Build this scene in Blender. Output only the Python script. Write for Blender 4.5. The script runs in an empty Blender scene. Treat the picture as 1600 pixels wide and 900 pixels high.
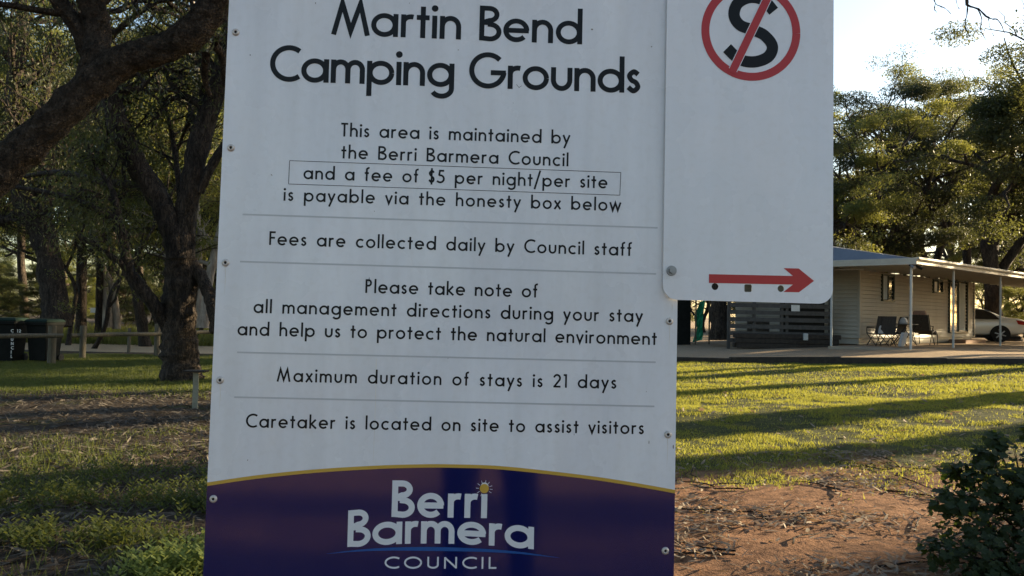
import bpy, bmesh, math, random
import numpy as np
from mathutils import Vector, Matrix

# ------------------------------------------------------------------ camera, world, sun, exposure
sc = bpy.context.scene
col = sc.collection
F = 1305.0                                   # focal length in pixels of a 1600 px wide frame
EYE = 1.25
PITCH = math.radians(1.75); ROLL = math.radians(1.15)
cp, sp = math.cos(PITCH), math.sin(PITCH); cr, sr = math.cos(ROLL), math.sin(ROLL)
FW = Vector((0, cp, sp)); UP0 = Vector((0, -sp, cp)); R0 = Vector((1, 0, 0))
RT = R0*cr + UP0*sr; UP = UP0*cr - R0*sr
CAM = Vector((0, 0, EYE))
CR = Matrix((RT, UP, -FW)).transposed()      # columns right, up, back
cd = bpy.data.cameras.new('camera'); cam = bpy.data.objects.new('camera', cd); col.objects.link(cam)
cam.matrix_world = Matrix.Translation(CAM) @ CR.to_4x4()
cd.sensor_fit = 'HORIZONTAL'; cd.sensor_width = 36; cd.lens = 36*F/1600
cd.clip_start = 0.05; cd.clip_end = 2000
sc.camera = cam

SUN_AZ = math.radians(66); SUN_EL = math.radians(13)
w = bpy.data.worlds.new('World'); sc.world = w; w.use_nodes = True
nt = w.node_tree; nt.nodes.clear()
so = nt.nodes.new('ShaderNodeTexSky'); so.sky_type = 'NISHITA'; so.sun_disc = False
so.sun_elevation = SUN_EL; so.sun_rotation = SUN_AZ; so.air_density = 1.0; so.dust_density = 1.2; so.ozone_density = 1.0
bg = nt.nodes.new('ShaderNodeBackground'); bg.inputs['Strength'].default_value = 0.085
ow = nt.nodes.new('ShaderNodeOutputWorld')
nt.links.new(so.outputs[0], bg.inputs[0]); nt.links.new(bg.outputs[0], ow.inputs[0])
sl = bpy.data.lights.new('sun', 'SUN'); sun = bpy.data.objects.new('sun', sl); col.objects.link(sun)
sl.energy = 5.0; sl.angle = math.radians(0.5); sl.color = (1.0, 0.80, 0.50)
SD = Vector((math.sin(SUN_AZ)*math.cos(SUN_EL), math.cos(SUN_AZ)*math.cos(SUN_EL), math.sin(SUN_EL)))
sun.rotation_euler = SD.to_track_quat('Z', 'Y').to_euler()
sc.view_settings.view_transform = 'Standard'; sc.view_settings.look = 'None'
sc.view_settings.gamma = 1; sc.view_settings.exposure = 2.0
sc.cycles.max_bounces = 5; sc.cycles.diffuse_bounces = 2; sc.cycles.glossy_bounces = 2
sc.cycles.transmission_bounces = 3; sc.cycles.transparent_max_bounces = 4
random.seed(7); RNG = np.random.default_rng(11)

# ------------------------------------------------------------------ helpers
def ray(px, py):
    return (FW + RT*((px-800)/F) + UP*((450-py)/F))
def at(px, py, Y):                            # the point at world depth Y seen at that place in the frame
    d = ray(px, py); return CAM + d*(Y/d.y)
def vnoise(x, y, s=1.0, seed=0):
    x = np.asarray(x, float)/s; y = np.asarray(y, float)/s
    xi = np.floor(x).astype(np.int64); yi = np.floor(y).astype(np.int64); fx = x-xi; fy = y-yi
    fx = fx*fx*(3-2*fx); fy = fy*fy*(3-2*fy)
    def h(a, b):
        n = (a*374761393 + b*668265263 + seed*974711) & 0x7fffffff
        n = ((n ^ (n >> 13))*1274126177) & 0x7fffffff
        return ((n ^ (n >> 16)) & 0xffff)/65535.0
    return (h(xi, yi)*(1-fx)+h(xi+1, yi)*fx)*(1-fy) + (h(xi, yi+1)*(1-fx)+h(xi+1, yi+1)*fx)*fy
def gz0(X):
    X = np.clip(X, -13, 11.5); return 0.03*X + 0.0009*X*X
def gz(X, Y):                                 # terrain height
    X = np.asarray(X, float); Y = np.asarray(Y, float)
    near = np.clip((24-np.abs(Y))/14, 0, 1)
    return gz0(X) + (vnoise(X, Y, 1.7, 1)-.5)*.07*near + (vnoise(X, Y, .45, 2)-.5)*.035*near + (vnoise(X, Y, .13, 3)-.5)*.014*np.clip((11-np.abs(Y))/6, 0, 1)
def gzf(x, y): return float(gz(x, y))
def kerbY(X): return 20.8 - .603*(np.asarray(X, float)-4.1)
def sstep(a, b, x): t = np.clip((np.asarray(x, float)-a)/(b-a), 0, 1); return t*t*(3-2*t)
def grass_amt(X, Y):
    X = np.asarray(X, float); Y = np.asarray(Y, float)
    n = vnoise(X, Y, .9, 5)*.6 + vnoise(X, Y, .3, 6)*.4
    right = sstep(5.3, 7.6, Y + (n-.5)*2.6 + (X-2.5)*.10)*(1-sstep(-.15, .05, Y-kerbY(X)))*(.55+.45*sstep(6.5, 11, Y+(n-.5)*4))
    left = sstep(12.6, 14.2, Y+(n-.5)*1.5)*(1-sstep(24.5, 25.8, Y+(n-.5)*2)) + .55*sstep(.45, .7, n)*(1-sstep(7.2, 8.6, Y)) + .1 + .45*sstep(.52, .66, n)*sstep(7.5, 9, Y)*(1-sstep(12, 13, Y))
    left = left*sstep(1, 2.5, Y)
    return np.where(X > -0.3, right, np.clip(left, 0, 1))

def nlink(t, a, b): t.links.new(a, b)
def mat(name, c, rough=.8, c2=None, scale=5, bump=0, bscale=None, spec=.3, metal=0, stretch=None, trans=None, coat=0, crack=0):
    m = bpy.data.materials.new(name); m.use_nodes = True; t = m.node_tree; p = t.nodes['Principled BSDF']
    p.inputs['Base Color'].default_value = (*c, 1); p.inputs['Roughness'].default_value = rough
    p.inputs['Specular IOR Level'].default_value = spec; p.inputs['Metallic'].default_value = metal
    if coat: p.inputs['Coat Weight'].default_value = coat; p.inputs['Coat Roughness'].default_value = .1
    tc = t.nodes.new('ShaderNodeTexCoord'); mp = t.nodes.new('ShaderNodeMapping')
    if stretch: mp.inputs['Scale'].default_value = stretch
    nlink(t, tc.outputs['Object'], mp.inputs[0])
    if c2:
        n = t.nodes.new('ShaderNodeTexNoise'); n.inputs['Scale'].default_value = scale; n.inputs['Detail'].default_value = 6
        n.inputs['Roughness'].default_value = .65
        r = t.nodes.new('ShaderNodeValToRGB'); r.color_ramp.elements[0].position = .32; r.color_ramp.elements[1].position = .68
        r.color_ramp.elements[0].color = (*c, 1); r.color_ramp.elements[1].color = (*c2, 1)
        nlink(t, mp.outputs[0], n.inputs[0]); nlink(t, n.outputs[0], r.inputs[0]); nlink(t, r.outputs[0], p.inputs['Base Color'])
    if crack:
        vo = t.nodes.new('ShaderNodeTexVoronoi'); vo.feature = 'DISTANCE_TO_EDGE'; vo.inputs['Scale'].default_value = crack
        wn = t.nodes.new('ShaderNodeTexNoise'); wn.inputs['Scale'].default_value = crack*.7; wa = t.nodes.new('ShaderNodeMix'); wa.data_type = 'VECTOR'; wa.inputs[0].default_value = .22
        nlink(t, mp.outputs[0], wn.inputs[0]); nlink(t, mp.outputs[0], wa.inputs[4]); nlink(t, wn.outputs['Color'], wa.inputs[5]); nlink(t, wa.outputs[1], vo.inputs[0])
        vr = t.nodes.new('ShaderNodeValToRGB'); vr.color_ramp.elements[0].position = .0; vr.color_ramp.elements[1].position = .16; vr.color_ramp.elements[0].color = (.38, .38, .38, 1)
        nlink(t, vo.outputs['Distance'], vr.inputs[0]); ml = t.nodes.new('ShaderNodeMix'); ml.data_type = 'RGBA'; ml.blend_type = 'MULTIPLY'; ml.inputs[0].default_value = 1
        nlink(t, r.outputs[0], ml.inputs[6]); nlink(t, vr.outputs[0], ml.inputs[7]); nlink(t, ml.outputs[2], p.inputs['Base Color'])
        b0_ = t.nodes.new('ShaderNodeBump'); b0_.inputs['Strength'].default_value = .9; b0_.inputs['Distance'].default_value = .03; nlink(t, vr.outputs[0], b0_.inputs['Height'])
    if bump:
        n2 = t.nodes.new('ShaderNodeTexNoise'); n2.inputs['Scale'].default_value = bscale or scale; n2.inputs['Detail'].default_value = 5
        b = t.nodes.new('ShaderNodeBump'); b.inputs['Strength'].default_value = bump; b.inputs['Distance'].default_value = .02 if bump < 1 else .05
        nlink(t, mp.outputs[0], n2.inputs[0]); nlink(t, n2.outputs[0], b.inputs['Height']); nlink(t, b.outputs[0], p.inputs['Normal'])
        if crack: nlink(t, b0_.outputs[0], b.inputs['Normal'])
    if trans:
        tr = t.nodes.new('ShaderNodeBsdfTranslucent'); tr.inputs[0].default_value = (*trans, 1)
        mx = t.nodes.new('ShaderNodeMixShader'); mx.inputs[0].default_value = .45
        nlink(t, p.outputs[0], mx.inputs[1]); nlink(t, tr.outputs[0], mx.inputs[2])
        nlink(t, mx.outputs[0], t.nodes['Material Output'].inputs[0])
    return m
M = {
 'bark': mat('bark', (.016,.012,.010), .95, (.085,.064,.048), 7, 1.0, 22, stretch=(1,1,.25), crack=17),
 'bark_near': mat('bark_near', (.012,.010,.008), .95, (.11,.085,.064), 16, 1.0, 60, stretch=(1,1,.8), crack=30),
 'gum': mat('gum_bark', (.13,.105,.085), .85, (.36,.31,.25), 6, .5, 8, stretch=(1,1,.3)),
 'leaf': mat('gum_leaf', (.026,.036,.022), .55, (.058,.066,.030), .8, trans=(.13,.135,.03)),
 'leaf_shade_blue': mat('gum_leaf_shade_blue', (.022,.036,.028), .55, (.045,.062,.040), .8, trans=(.08,.085,.025)),  # bluish shadow-side tone put into the leaf colour
 'leaf_lit_gold': mat('gum_leaf_lit_gold', (.050,.072,.022), .55, (.09,.115,.034), .8, trans=(.25,.25,.05)),  # golden sunlit tone put into the leaf colour
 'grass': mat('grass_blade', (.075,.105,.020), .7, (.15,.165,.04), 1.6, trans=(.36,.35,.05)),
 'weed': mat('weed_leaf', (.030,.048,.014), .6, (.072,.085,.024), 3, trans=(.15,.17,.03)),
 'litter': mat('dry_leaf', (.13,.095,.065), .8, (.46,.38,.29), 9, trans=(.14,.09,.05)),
 'litter_shade': mat('shaded_dry_leaf', (.055,.047,.04), .85, (.23,.20,.165), 9, trans=(.06,.045,.03)),  # darker copy of dry_leaf, shade put into the colour
 'cover': mat('lit_cover_leaf', (.12,.16,.04), .6, (.22,.25,.07), 3, trans=(.42,.45,.10)),  # brighter than weed_leaf: sunlight on the patch put into the colour
 'shrub': mat('mallow_leaf', (.016,.028,.010), .55, (.034,.052,.016), 3, trans=(.06,.09,.012)),
 'board': mat('sign_enamel', (.72,.735,.775), .30, (.81,.82,.845), 3.0, spec=.5, stretch=(3,.7,1)),
 'plate': mat('plate_enamel', (.73,.75,.79), .26, (.80,.81,.84), 4, spec=.5),
 'aluminium': mat('aluminium', (.55,.56,.57), .4, (.45,.45,.46), 12, metal=.8),
 'galv': mat('galvanised_steel', (.20,.21,.22), .45, (.33,.34,.34), 25, metal=.7),
 'ink': mat('black_print', (.004,.004,.005), .4, spec=.22),
 'rule': mat('grey_print', (.47,.48,.50), .35, spec=.5),
 'navy': mat('navy_print', (.003,.008,.080), .07, spec=1.0, coat=.5),
 'gold': mat('gold_print', (.55,.34,.05), .35, spec=.5),
 'blue': mat('blue_print', (.01,.085,.30), .3, spec=.5),
 'logo_white': mat('pale_print', (.66,.69,.72), .35, spec=.5),
 'red': mat('red_print', (.42,.016,.018), .4, spec=.5),
 'rivet': mat('rivet_metal', (.62,.58,.53), .4, (.45,.40,.36), 60, metal=.3),
 'dark': mat('dark_void', (.012,.012,.012), .8),
 'stain': mat('rust_stain', (.66,.63,.58), .5, (.74,.73,.71), 40),
 'stake': mat('stake_timber', (.20,.195,.15), .9, (.29,.28,.22), 20),
 'skin': mat('skin', (.45,.27,.19), .6),
 'dirtmark': mat('grime_mark', (.25,.22,.20), .8),
 'wood': mat('weathered_wood', (.07,.06,.042), .9, (.15,.13,.09), 6, .5, 30, stretch=(6,6,.6)),
 'wood_dark': mat('dark_timber', (.022,.018,.015), .9, (.05,.04,.032), 9, .5, 30),
 'deck': mat('grey_timber', (.055,.052,.048), .85, (.09,.085,.078), 9, .3, 30),
 'bin': mat('bin_plastic', (.005,.006,.005), .7, (.010,.011,.010), 6, spec=.12),
 'bin_lid': mat('bin_lid_plastic', (.005,.014,.010), .7, (.008,.02,.014), 6, spec=.12),
 'white_paint': mat('white_paint', (.72,.71,.68), .5, (.62,.61,.58), 9),
 'cream': mat('cream_weatherboard', (.31,.28,.225), .6, (.36,.325,.265), 2, .1, 20),
 'fascia': mat('cream_fascia', (.36,.33,.27), .5, (.42,.39,.32), 3),
 'roof': mat('blue_grey_roof', (.11,.125,.155), .45, (.15,.165,.195), 2, metal=.2, spec=.6),
 'post': mat('painted_post', (.36,.38,.37), .5, (.45,.46,.44), 6),
 'glass': mat('window_glass', (.012,.015,.018), .06, spec=.9),
 'curtain': mat('pale_curtain', (.36,.40,.40), .8, (.28,.32,.32), 30),
 'frame_dark': mat('dark_window_frame', (.03,.045,.04), .5),
 'brick': mat('brick', (.20,.12,.08), .9, (.28,.18,.12), 9),
 'car': mat('white_car_paint', (.72,.70,.64), .25, spec=.6, coat=.6),
 'rubber': mat('tyre_rubber', (.015,.015,.015), .8),
 'alloy': mat('alloy_rim', (.35,.35,.36), .35, metal=.8),
 'tail': mat('tail_lamp', (.35,.02,.015), .2, spec=.7),
 'canvas': mat('camp_canvas', (.028,.026,.024), .9, (.055,.05,.045), 20),
 'tan': mat('tan_cushion', (.30,.20,.15), .9, (.22,.14,.11), 14),
 'pale_cloth': mat('pale_cloth', (.42,.42,.42), .9, (.32,.32,.33), 14),
 'tarp': mat('green_tarp', (.02,.32,.16), .5, (.015,.22,.11), 9, .5, 15),
 'dark_cloth': mat('dark_cloth', (.012,.012,.016), .9, (.02,.02,.025), 30),
 'concrete': mat('concrete', (.24,.20,.15), .9, (.32,.265,.20), 6),
}
def streaks(key, amt=.955):
    t = M[key].node_tree; p = t.nodes['Principled BSDF']; src = p.inputs['Base Color'].links[0].from_socket
    tc = t.nodes.new('ShaderNodeTexCoord')
    for sc_, st, a, p0, p1 in ((3, (9, .45, 1), amt, .38, .62), (70, (1, 1, 1), .97, .3, .5), (1.6, (1, 1, 1), .955, .35, .6)):
        mp = t.nodes.new('ShaderNodeMapping'); mp.inputs['Scale'].default_value = st; nlink(t, tc.outputs['Object'], mp.inputs[0])
        n = t.nodes.new('ShaderNodeTexNoise'); n.inputs['Scale'].default_value = sc_; n.inputs['Detail'].default_value = 8; nlink(t, mp.outputs[0], n.inputs[0])
        r = t.nodes.new('ShaderNodeValToRGB'); r.color_ramp.elements[0].position = p0; r.color_ramp.elements[1].position = p1
        r.color_ramp.elements[0].color = (a, a*.995, a*.985, 1); r.color_ramp.elements[1].color = (1, 1, 1, 1); nlink(t, n.outputs[0], r.inputs[0])
        m = t.nodes.new('ShaderNodeMix'); m.data_type = 'RGBA'; m.blend_type = 'MULTIPLY'; m.inputs[0].default_value = 1; nlink(t, src, m.inputs[6]); nlink(t, r.outputs[0], m.inputs[7]); src = m.outputs[2]
    nlink(t, src, p.inputs['Base Color'])
    n = t.nodes.new('ShaderNodeTexNoise'); n.inputs['Scale'].default_value = 4; n.inputs['Detail'].default_value = 7; nlink(t, tc.outputs['Object'], n.inputs[0])
    r = t.nodes.new('ShaderNodeMapRange'); r.inputs[1].default_value = .35; r.inputs[2].default_value = .65; r.inputs[3].default_value = .16; r.inputs[4].default_value = .38; nlink(t, n.outputs[0], r.inputs[0]); nlink(t, r.outputs[0], p.inputs['Roughness'])
streaks('board'); streaks('plate', .975)
def link(name, me, m, parent=None):
    o = bpy.data.objects.new(name, me); col.objects.link(o)
    if m is not None and not me.materials: me.materials.append(m)
    if parent is not None: o.parent = parent
    return o
def npmesh(name, V, faces, sizes=None, smooth=False):
    """V (n,3); faces (k,s) int array with constant size s"""
    me = bpy.data.meshes.new(name); V = np.asarray(V, np.float32); f = np.asarray(faces, np.int32)
    me.vertices.add(len(V)); me.vertices.foreach_set('co', V.ravel())
    me.loops.add(f.size); me.loops.foreach_set('vertex_index', f.ravel())
    me.polygons.add(len(f)); me.polygons.foreach_set('loop_start', np.arange(0, f.size, f.shape[1], dtype=np.int32))
    if smooth: me.polygons.foreach_set('use_smooth', np.ones(len(f), bool))
    me.update(calc_edges=True); return me
def tag(o, label=None, cat=None, group=None, kind=None):
    if label: o['label'] = label
    if cat: o['category'] = cat
    if group: o['group'] = group
    if kind: o['kind'] = kind
    return o
def empty(name, loc=(0,0,0), rz=0):
    o = bpy.data.objects.new(name, None); col.objects.link(o); o.location = loc; o.rotation_euler.z = rz
    o.empty_display_size = .2; return o
def copy_tree(o, parent=None):
    c = o.copy(); col.objects.link(c)
    if parent is not None: c.parent = parent
    for ch in list(o.children): copy_tree(ch, c)
    return c
class MB:
    def __init__(s): s.b = bmesh.new()
    def box(s, c, d, rz=0, mtx=None, bevel=0):
        m = Matrix.Translation(c) @ Matrix.Rotation(rz, 4, 'Z') @ Matrix.Diagonal((*d, 1))
        if mtx is not None: m = mtx @ m
        r = bmesh.ops.create_cube(s.b, size=1, matrix=m)
        if bevel:
            es = list({e for v in r['verts'] for e in v.link_edges})
            bmesh.ops.bevel(s.b, geom=es, offset=bevel, segments=2, affect='EDGES', profile=.5)
        return s
    def cyl(s, a, b, r, r2=None, n=12):
        a = Vector(a); b = Vector(b); d = b-a; L = d.length; q = d.to_track_quat('Z', 'Y').to_matrix().to_4x4()
        bmesh.ops.create_cone(s.b, cap_ends=True, segments=n, radius1=r, radius2=r if r2 is None else r2, depth=L, matrix=Matrix.Translation((a+b)/2) @ q)
        return s
    def path(s, pts, r, n=6):
        for a, b in zip(pts[:-1], pts[1:]): s.cyl(a, b, r, n=n)
        return s
    def poly(s, pts):
        s.b.faces.new([s.b.verts.new(p) for p in pts]); return s
    def loft(s, rings, cap=True):
        vs = [[s.b.verts.new(p) for p in r] for r in rings]
        for A, B in zip(vs[:-1], vs[1:]):
            for i in range(len(A)):
                j = (i+1) % len(A); s.b.faces.new((A[i], A[j], B[j], B[i]))
        if cap: s.b.faces.new(vs[0][::-1]); s.b.faces.new(vs[-1])
        return s
    def build(s, name, m, parent=None, smooth=False):
        bmesh.ops.recalc_face_normals(s.b, faces=s.b.faces)
        me = bpy.data.meshes.new(name); s.b.to_mesh(me); s.b.free()
        if smooth:
            for p in me.polygons: p.use_smooth = True
        return link(name, me, m, parent)
def tube_arrays(branches, n=8, rough=0.0, seed=0):
    Vs = []; Fs = []; off = 0; rg = np.random.default_rng(seed)
    for pts, rad in branches:
        P = np.array(pts, float); R = np.array(rad, float); k = len(P)
        T = np.gradient(P, axis=0); T /= np.linalg.norm(T, axis=1)[:, None]+1e-9
        ref = np.array([1., 0, 0]) if abs(T[0][0]) < .8 else np.array([0, 1., 0])
        A = np.zeros_like(P); a = ref
        for i in range(k):
            a = a - T[i]*(a@T[i]); a /= np.linalg.norm(a)+1e-9; A[i] = a
        B = np.cross(T, A); nn = n if R[0] > .03 else (5 if R[0] > .012 else 3)
        th = np.linspace(0, 2*np.pi, nn, endpoint=False)
        rr = R[:, None]*(1 + (rg.normal(0, rough, (k, nn)) if rough and R[0] > .05 else 0))
        ring = P[:, None, :] + rr[..., None]*(A[:, None, :]*np.cos(th)[None, :, None] + B[:, None, :]*np.sin(th)[None, :, None])
        Vs.append(ring.reshape(-1, 3)); i, j = np.meshgrid(np.arange(k-1), np.arange(nn), indexing='ij')
        j2 = (j+1) % nn
        Fs.append(np.stack([off+i*nn+j, off+i*nn+j2, off+(i+1)*nn+j2, off+(i+1)*nn+j], -1).reshape(-1, 4)); off += k*nn
    return np.concatenate(Vs), np.concatenate(Fs)
def smooth_path(pts, rad, per=6):
    P = np.array(pts, float); R = np.array(rad, float); out = []; ro = []
    for i in range(len(P)-1):
        p0 = P[max(i-1, 0)]; p1 = P[i]; p2 = P[i+1]; p3 = P[min(i+2, len(P)-1)]
        for t in np.linspace(0, 1, per, endpoint=False):
            out.append(.5*((2*p1)+(-p0+p2)*t+(2*p0-5*p1+4*p2-p3)*t*t+(-p0+3*p1-3*p2+p3)*t**3)); ro.append(R[i]*(1-t)+R[i+1]*t)
    out.append(P[-1]); ro.append(R[-1]); return np.array(out), np.array(ro)
def leaf_mesh(name, C, size=.15, width=.035, droop=.8, rg=RNG):
    """rhombic leaves at centres C"""
    n = len(C); d = rg.normal(0, 1, (n, 3)); d[:, 2] = d[:, 2]*.6 - droop; d /= np.linalg.norm(d, axis=1)[:, None]
    s = np.cross(d, rg.normal(0, 1, (n, 3))); s /= np.linalg.norm(s, axis=1)[:, None]+1e-9
    L = size*rg.uniform(.6, 1.3, (n, 1)); W = width*rg.uniform(.7, 1.3, (n, 1))
    V = np.stack([C-d*L/2, C+s*W/2-d*L*.05, C+d*L/2, C-s*W/2-d*L*.05], 1).reshape(-1, 3)
    return npmesh(name, V, np.arange(4*n).reshape(-1, 4))

# ------------------------------------------------------------------ terrain: one sheet
def axis(lo, hi, mid0, mid1, fine, grow):
    a = list(np.arange(mid0, mid1, fine)); st = fine; x = mid1
    while x < hi: a.append(x); st *= grow; x += st
    a.append(hi); st = fine; x = mid0; b = []
    while x > lo: st *= grow; x -= st; b.append(x)
    b.append(lo); return np.array(sorted(set(b))+a) if False else np.array(sorted(b)+a)
gx = axis(-400, 400, -4.2, 4.6, .045, 1.045); gy = axis(-60, 900, 3.2, 9.0, .045, 1.035)
GX, GY = np.meshgrid(gx, gy); GZ = gz(GX, GY)
nx, ny = len(gx), len(gy); ii, jj = np.meshgrid(np.arange(ny-1), np.arange(nx-1), indexing='ij')
Fq = np.stack([ii*nx+jj, ii*nx+jj+1, (ii+1)*nx+jj+1, (ii+1)*nx+jj], -1).reshape(-1, 4)
me = npmesh('ground', np.stack([GX, GY, GZ], -1).reshape(-1, 3), Fq, smooth=True)
grassA = grass_amt(GX, GY)
gravel = sstep(-.05, .15, GY-kerbY(GX))*sstep(-.3, .3, GX)
track = (sstep(26.0, 26.9, GY+.12*GX+1.2)*(1-sstep(31.5, 33, GY+.12*GX+1.2)))*(GX < -.3)
reddirt = (1-sstep(7, 12, GY))*np.maximum(sstep(-.6, .4, GX), 1-sstep(0, 2, GY))
ca = me.color_attributes.new('zone', 'FLOAT_COLOR', 'POINT')
ca.data.foreach_set('color', np.stack([grassA, gravel, track, reddirt], -1).astype(np.float32).ravel())
gm = bpy.data.materials.new('ground'); gm.use_nodes = True; t = gm.node_tree; p = t.nodes['Principled BSDF']
p.inputs['Roughness'].default_value = .95; p.inputs['Specular IOR Level'].default_value = .1
at_ = t.nodes.new('ShaderNodeAttribute'); at_.attribute_name = 'zone'; sepc = t.nodes.new('ShaderNodeSeparateColor'); nlink(t, at_.outputs['Color'], sepc.inputs[0])
tc = t.nodes.new('ShaderNodeTexCoord')
def noise(scale, det=6, ro=.6):
    n = t.nodes.new('ShaderNodeTexNoise'); n.inputs['Scale'].default_value = scale; n.inputs['Detail'].default_value = det; n.inputs['Roughness'].default_value = ro
    nlink(t, tc.outputs['Object'], n.inputs[0]); return n
def ramp(src, a, b, p0=.35, p1=.65):
    r = t.nodes.new('ShaderNodeValToRGB'); r.color_ramp.elements[0].position = p0; r.color_ramp.elements[1].position = p1
    r.color_ramp.elements[0].color = (*a, 1); r.color_ramp.elements[1].color = (*b, 1); nlink(t, src, r.inputs[0]); return r.outputs[0]
def mixc(f, a, b):
    m = t.nodes.new('ShaderNodeMix'); m.data_type = 'RGBA'; nlink(t, f, m.inputs[0]); nlink(t, a, m.inputs[6]); nlink(t, b, m.inputs[7]); return m.outputs[2]
n1 = noise(1.3); n2 = noise(14, 8, .7); n3 = noise(55, 4, .7)
soil = ramp(n2.outputs[0], (.028,.021,.016), (.085,.066,.05)); red = ramp(n2.outputs[0], (.105,.052,.030), (.31,.165,.09))
grs = ramp(n2.outputs[0], (.030,.034,.012), (.085,.088,.03)); grv = ramp(n3.outputs[0], (.20,.14,.088), (.44,.33,.22)); trk = ramp(n2.outputs[0], (.34,.25,.16), (.52,.40,.26))
def thr(ch, w=.5):   # zone + noise -> mask
    a = t.nodes.new('ShaderNodeMath'); a.operation = 'MULTIPLY_ADD'; nlink(t, n2.outputs[0], a.inputs[0]); a.inputs[1].default_value = w; nlink(t, ch, a.inputs[2])
    r = t.nodes.new('ShaderNodeMapRange'); r.inputs[1].default_value = .38+w*.5; r.inputs[2].default_value = .62+w*.5; nlink(t, a.outputs[0], r.inputs[0]); return r.outputs[0]
c = mixc(at_.outputs['Alpha'], soil, red); c = mixc(thr(sepc.outputs[0], .9), c, grs); c = mixc(thr(sepc.outputs[2], .3), c, trk); c = mixc(thr(sepc.outputs[1], .1), c, grv)
nlink(t, c, p.inputs['Base Color'])
bm_ = t.nodes.new('ShaderNodeBump'); bm_.inputs['Strength'].default_value = .8; bm_.inputs['Distance'].default_value = .03
nlink(t, n3.outputs[0], bm_.inputs['Height']); nlink(t, bm_.outputs[0], p.inputs['Normal'])
ground = link('ground', me, gm); tag(ground, kind='structure')

# ------------------------------------------------------------------ SIGN (plane fitted to the photograph, 1.63 m away)
SR = Matrix(((0.99865667,0.02493079,0.0454237), (-0.02746665,0.99804807,0.05608586), (-0.04393677,-0.05725815,0.99739213)))
SD_ = 1.63
SM = Matrix.Translation(CAM + CR @ (SR @ Vector((0, 0, -SD_)))) @ (CR @ SR).to_4x4()
nS = SR.col[2]
def uv(px, py):
    d = Vector(((px-800)/F, (450-py)/F, -1.)); X = d*(-SD_/(d.dot(nS))); return (X.dot(SR.col[0]), X.dot(SR.col[1]))
sign = empty('information_sign'); sign.matrix_world = SM
tag(sign, 'large white and navy camping grounds information board in the foreground', 'sign')
TH = .004
bl = uv(358, 0)[0]; brt = uv(1055.5, 700)[0]; btop = .78; bbot = -.80; brad = .012
def curve_plate(name, splines, thick, m, parent, z=0):
    cu = bpy.data.curves.new(name, 'CURVE'); cu.dimensions = '2D'; cu.fill_mode = 'BOTH'; cu.extrude = thick/2
    for pts in splines:
        s = cu.splines.new('POLY'); s.points.add(len(pts)-1); s.use_cyclic_u = True
        for i, q in enumerate(pts): s.points[i].co = (q[0], q[1], 0, 1)
    o = bpy.data.objects.new('tmp', cu); col.objects.link(o)
    me = bpy.data.meshes.new_from_object(o.evaluated_get(bpy.context.evaluated_depsgraph_get())); bpy.data.objects.remove(o)
    me.materials.clear(); me.name = name
    q = link(name, me, m, parent); q.location.z = z; return q
def rrect(x0, y0, x1, y1, r, n=8):
    out = []
    for cx, cy, a0 in ((x1-r, y1-r, 0), (x0+r, y1-r, 90), (x0+r, y0+r, 180), (x1-r, y0+r, 270)):
        for k in range(n+1):
            a = math.radians(a0+90*k/n); out.append((cx+r*math.cos(a), cy+r*math.sin(a)))
    return out
board = curve_plate('board', [rrect(bl, bbot, brt, btop, brad)], TH, M['board'], sign, -TH/2)
# thin bare edge trim behind the face
curve_plate('backing_frame', [rrect(bl+.03, bbot+.03, brt-.03, btop-.03, .01), rrect(bl+.07, bbot+.07, brt-.07, btop-.07, .01)], .03, M['aluminium'], sign, -.0201)
ZP = [0]
def zstep(): ZP[0] += 1; return .00012 + (ZP[0] % 13)*.00002
def flat(polys, name, m, parent, base=0.0):
    b = bmesh.new()
    for q in polys:
        z = base + zstep()
        if isinstance(q, tuple):           # ribbon: (left pts, right pts)
            A = [b.verts.new((x, y, z)) for x, y in q[0]]; B = [b.verts.new((x, y, z)) for x, y in q[1]]
            for i in range(len(A)-1): b.faces.new((A[i], B[i], B[i+1], A[i+1]))
        else: b.faces.new([b.verts.new((x, y, z)) for x, y in q])
    for f in b.faces:
        f.normal_update()
        if f.normal.z < 0: f.normal_flip()
    me = bpy.data.meshes.new(name); b.to_mesh(me); b.free(); return link(name, me, m, parent)
def ribbon(pts, w):
    P = [Vector(q) for q in pts]; w = w if isinstance(w, (list, tuple)) else [w]*len(P); L = []; R = []
    for i in range(len(P)):
        a = (P[i]-P[i-1]).normalized() if i > 0 else None; c = (P[i+1]-P[i]).normalized() if i < len(P)-1 else None
        if a is None: n = Vector((-c.y, c.x)); k = 1
        elif c is None: n = Vector((-a.y, a.x)); k = 1
        else:
            n = Vector((-a.y-c.y, a.x+c.x))
            n = n.normalized() if n.length > 1e-6 else Vector((-a.y, a.x)); k = 1/max(n.dot(Vector((-a.y, a.x))), .28)
        L.append(tuple(P[i]+n*w[i]*.5*k)); R.append(tuple(P[i]-n*w[i]*.5*k))
    return (L, R)
def arc(cx, cy, rx, ry, a0, a1, n=None):
    n = n or max(6, int(abs(a1-a0)/9)); return [(cx+rx*math.cos(math.radians(a0+(a1-a0)*i/n)), cy+ry*math.sin(math.radians(a0+(a1-a0)*i/n))) for i in range(n+1)]
def crom(pts, per=7):
    P, _ = smooth_path([(x, y, 0) for x, y in pts], [0]*len(pts), per); return [(q[0], q[1]) for q in P]
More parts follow.
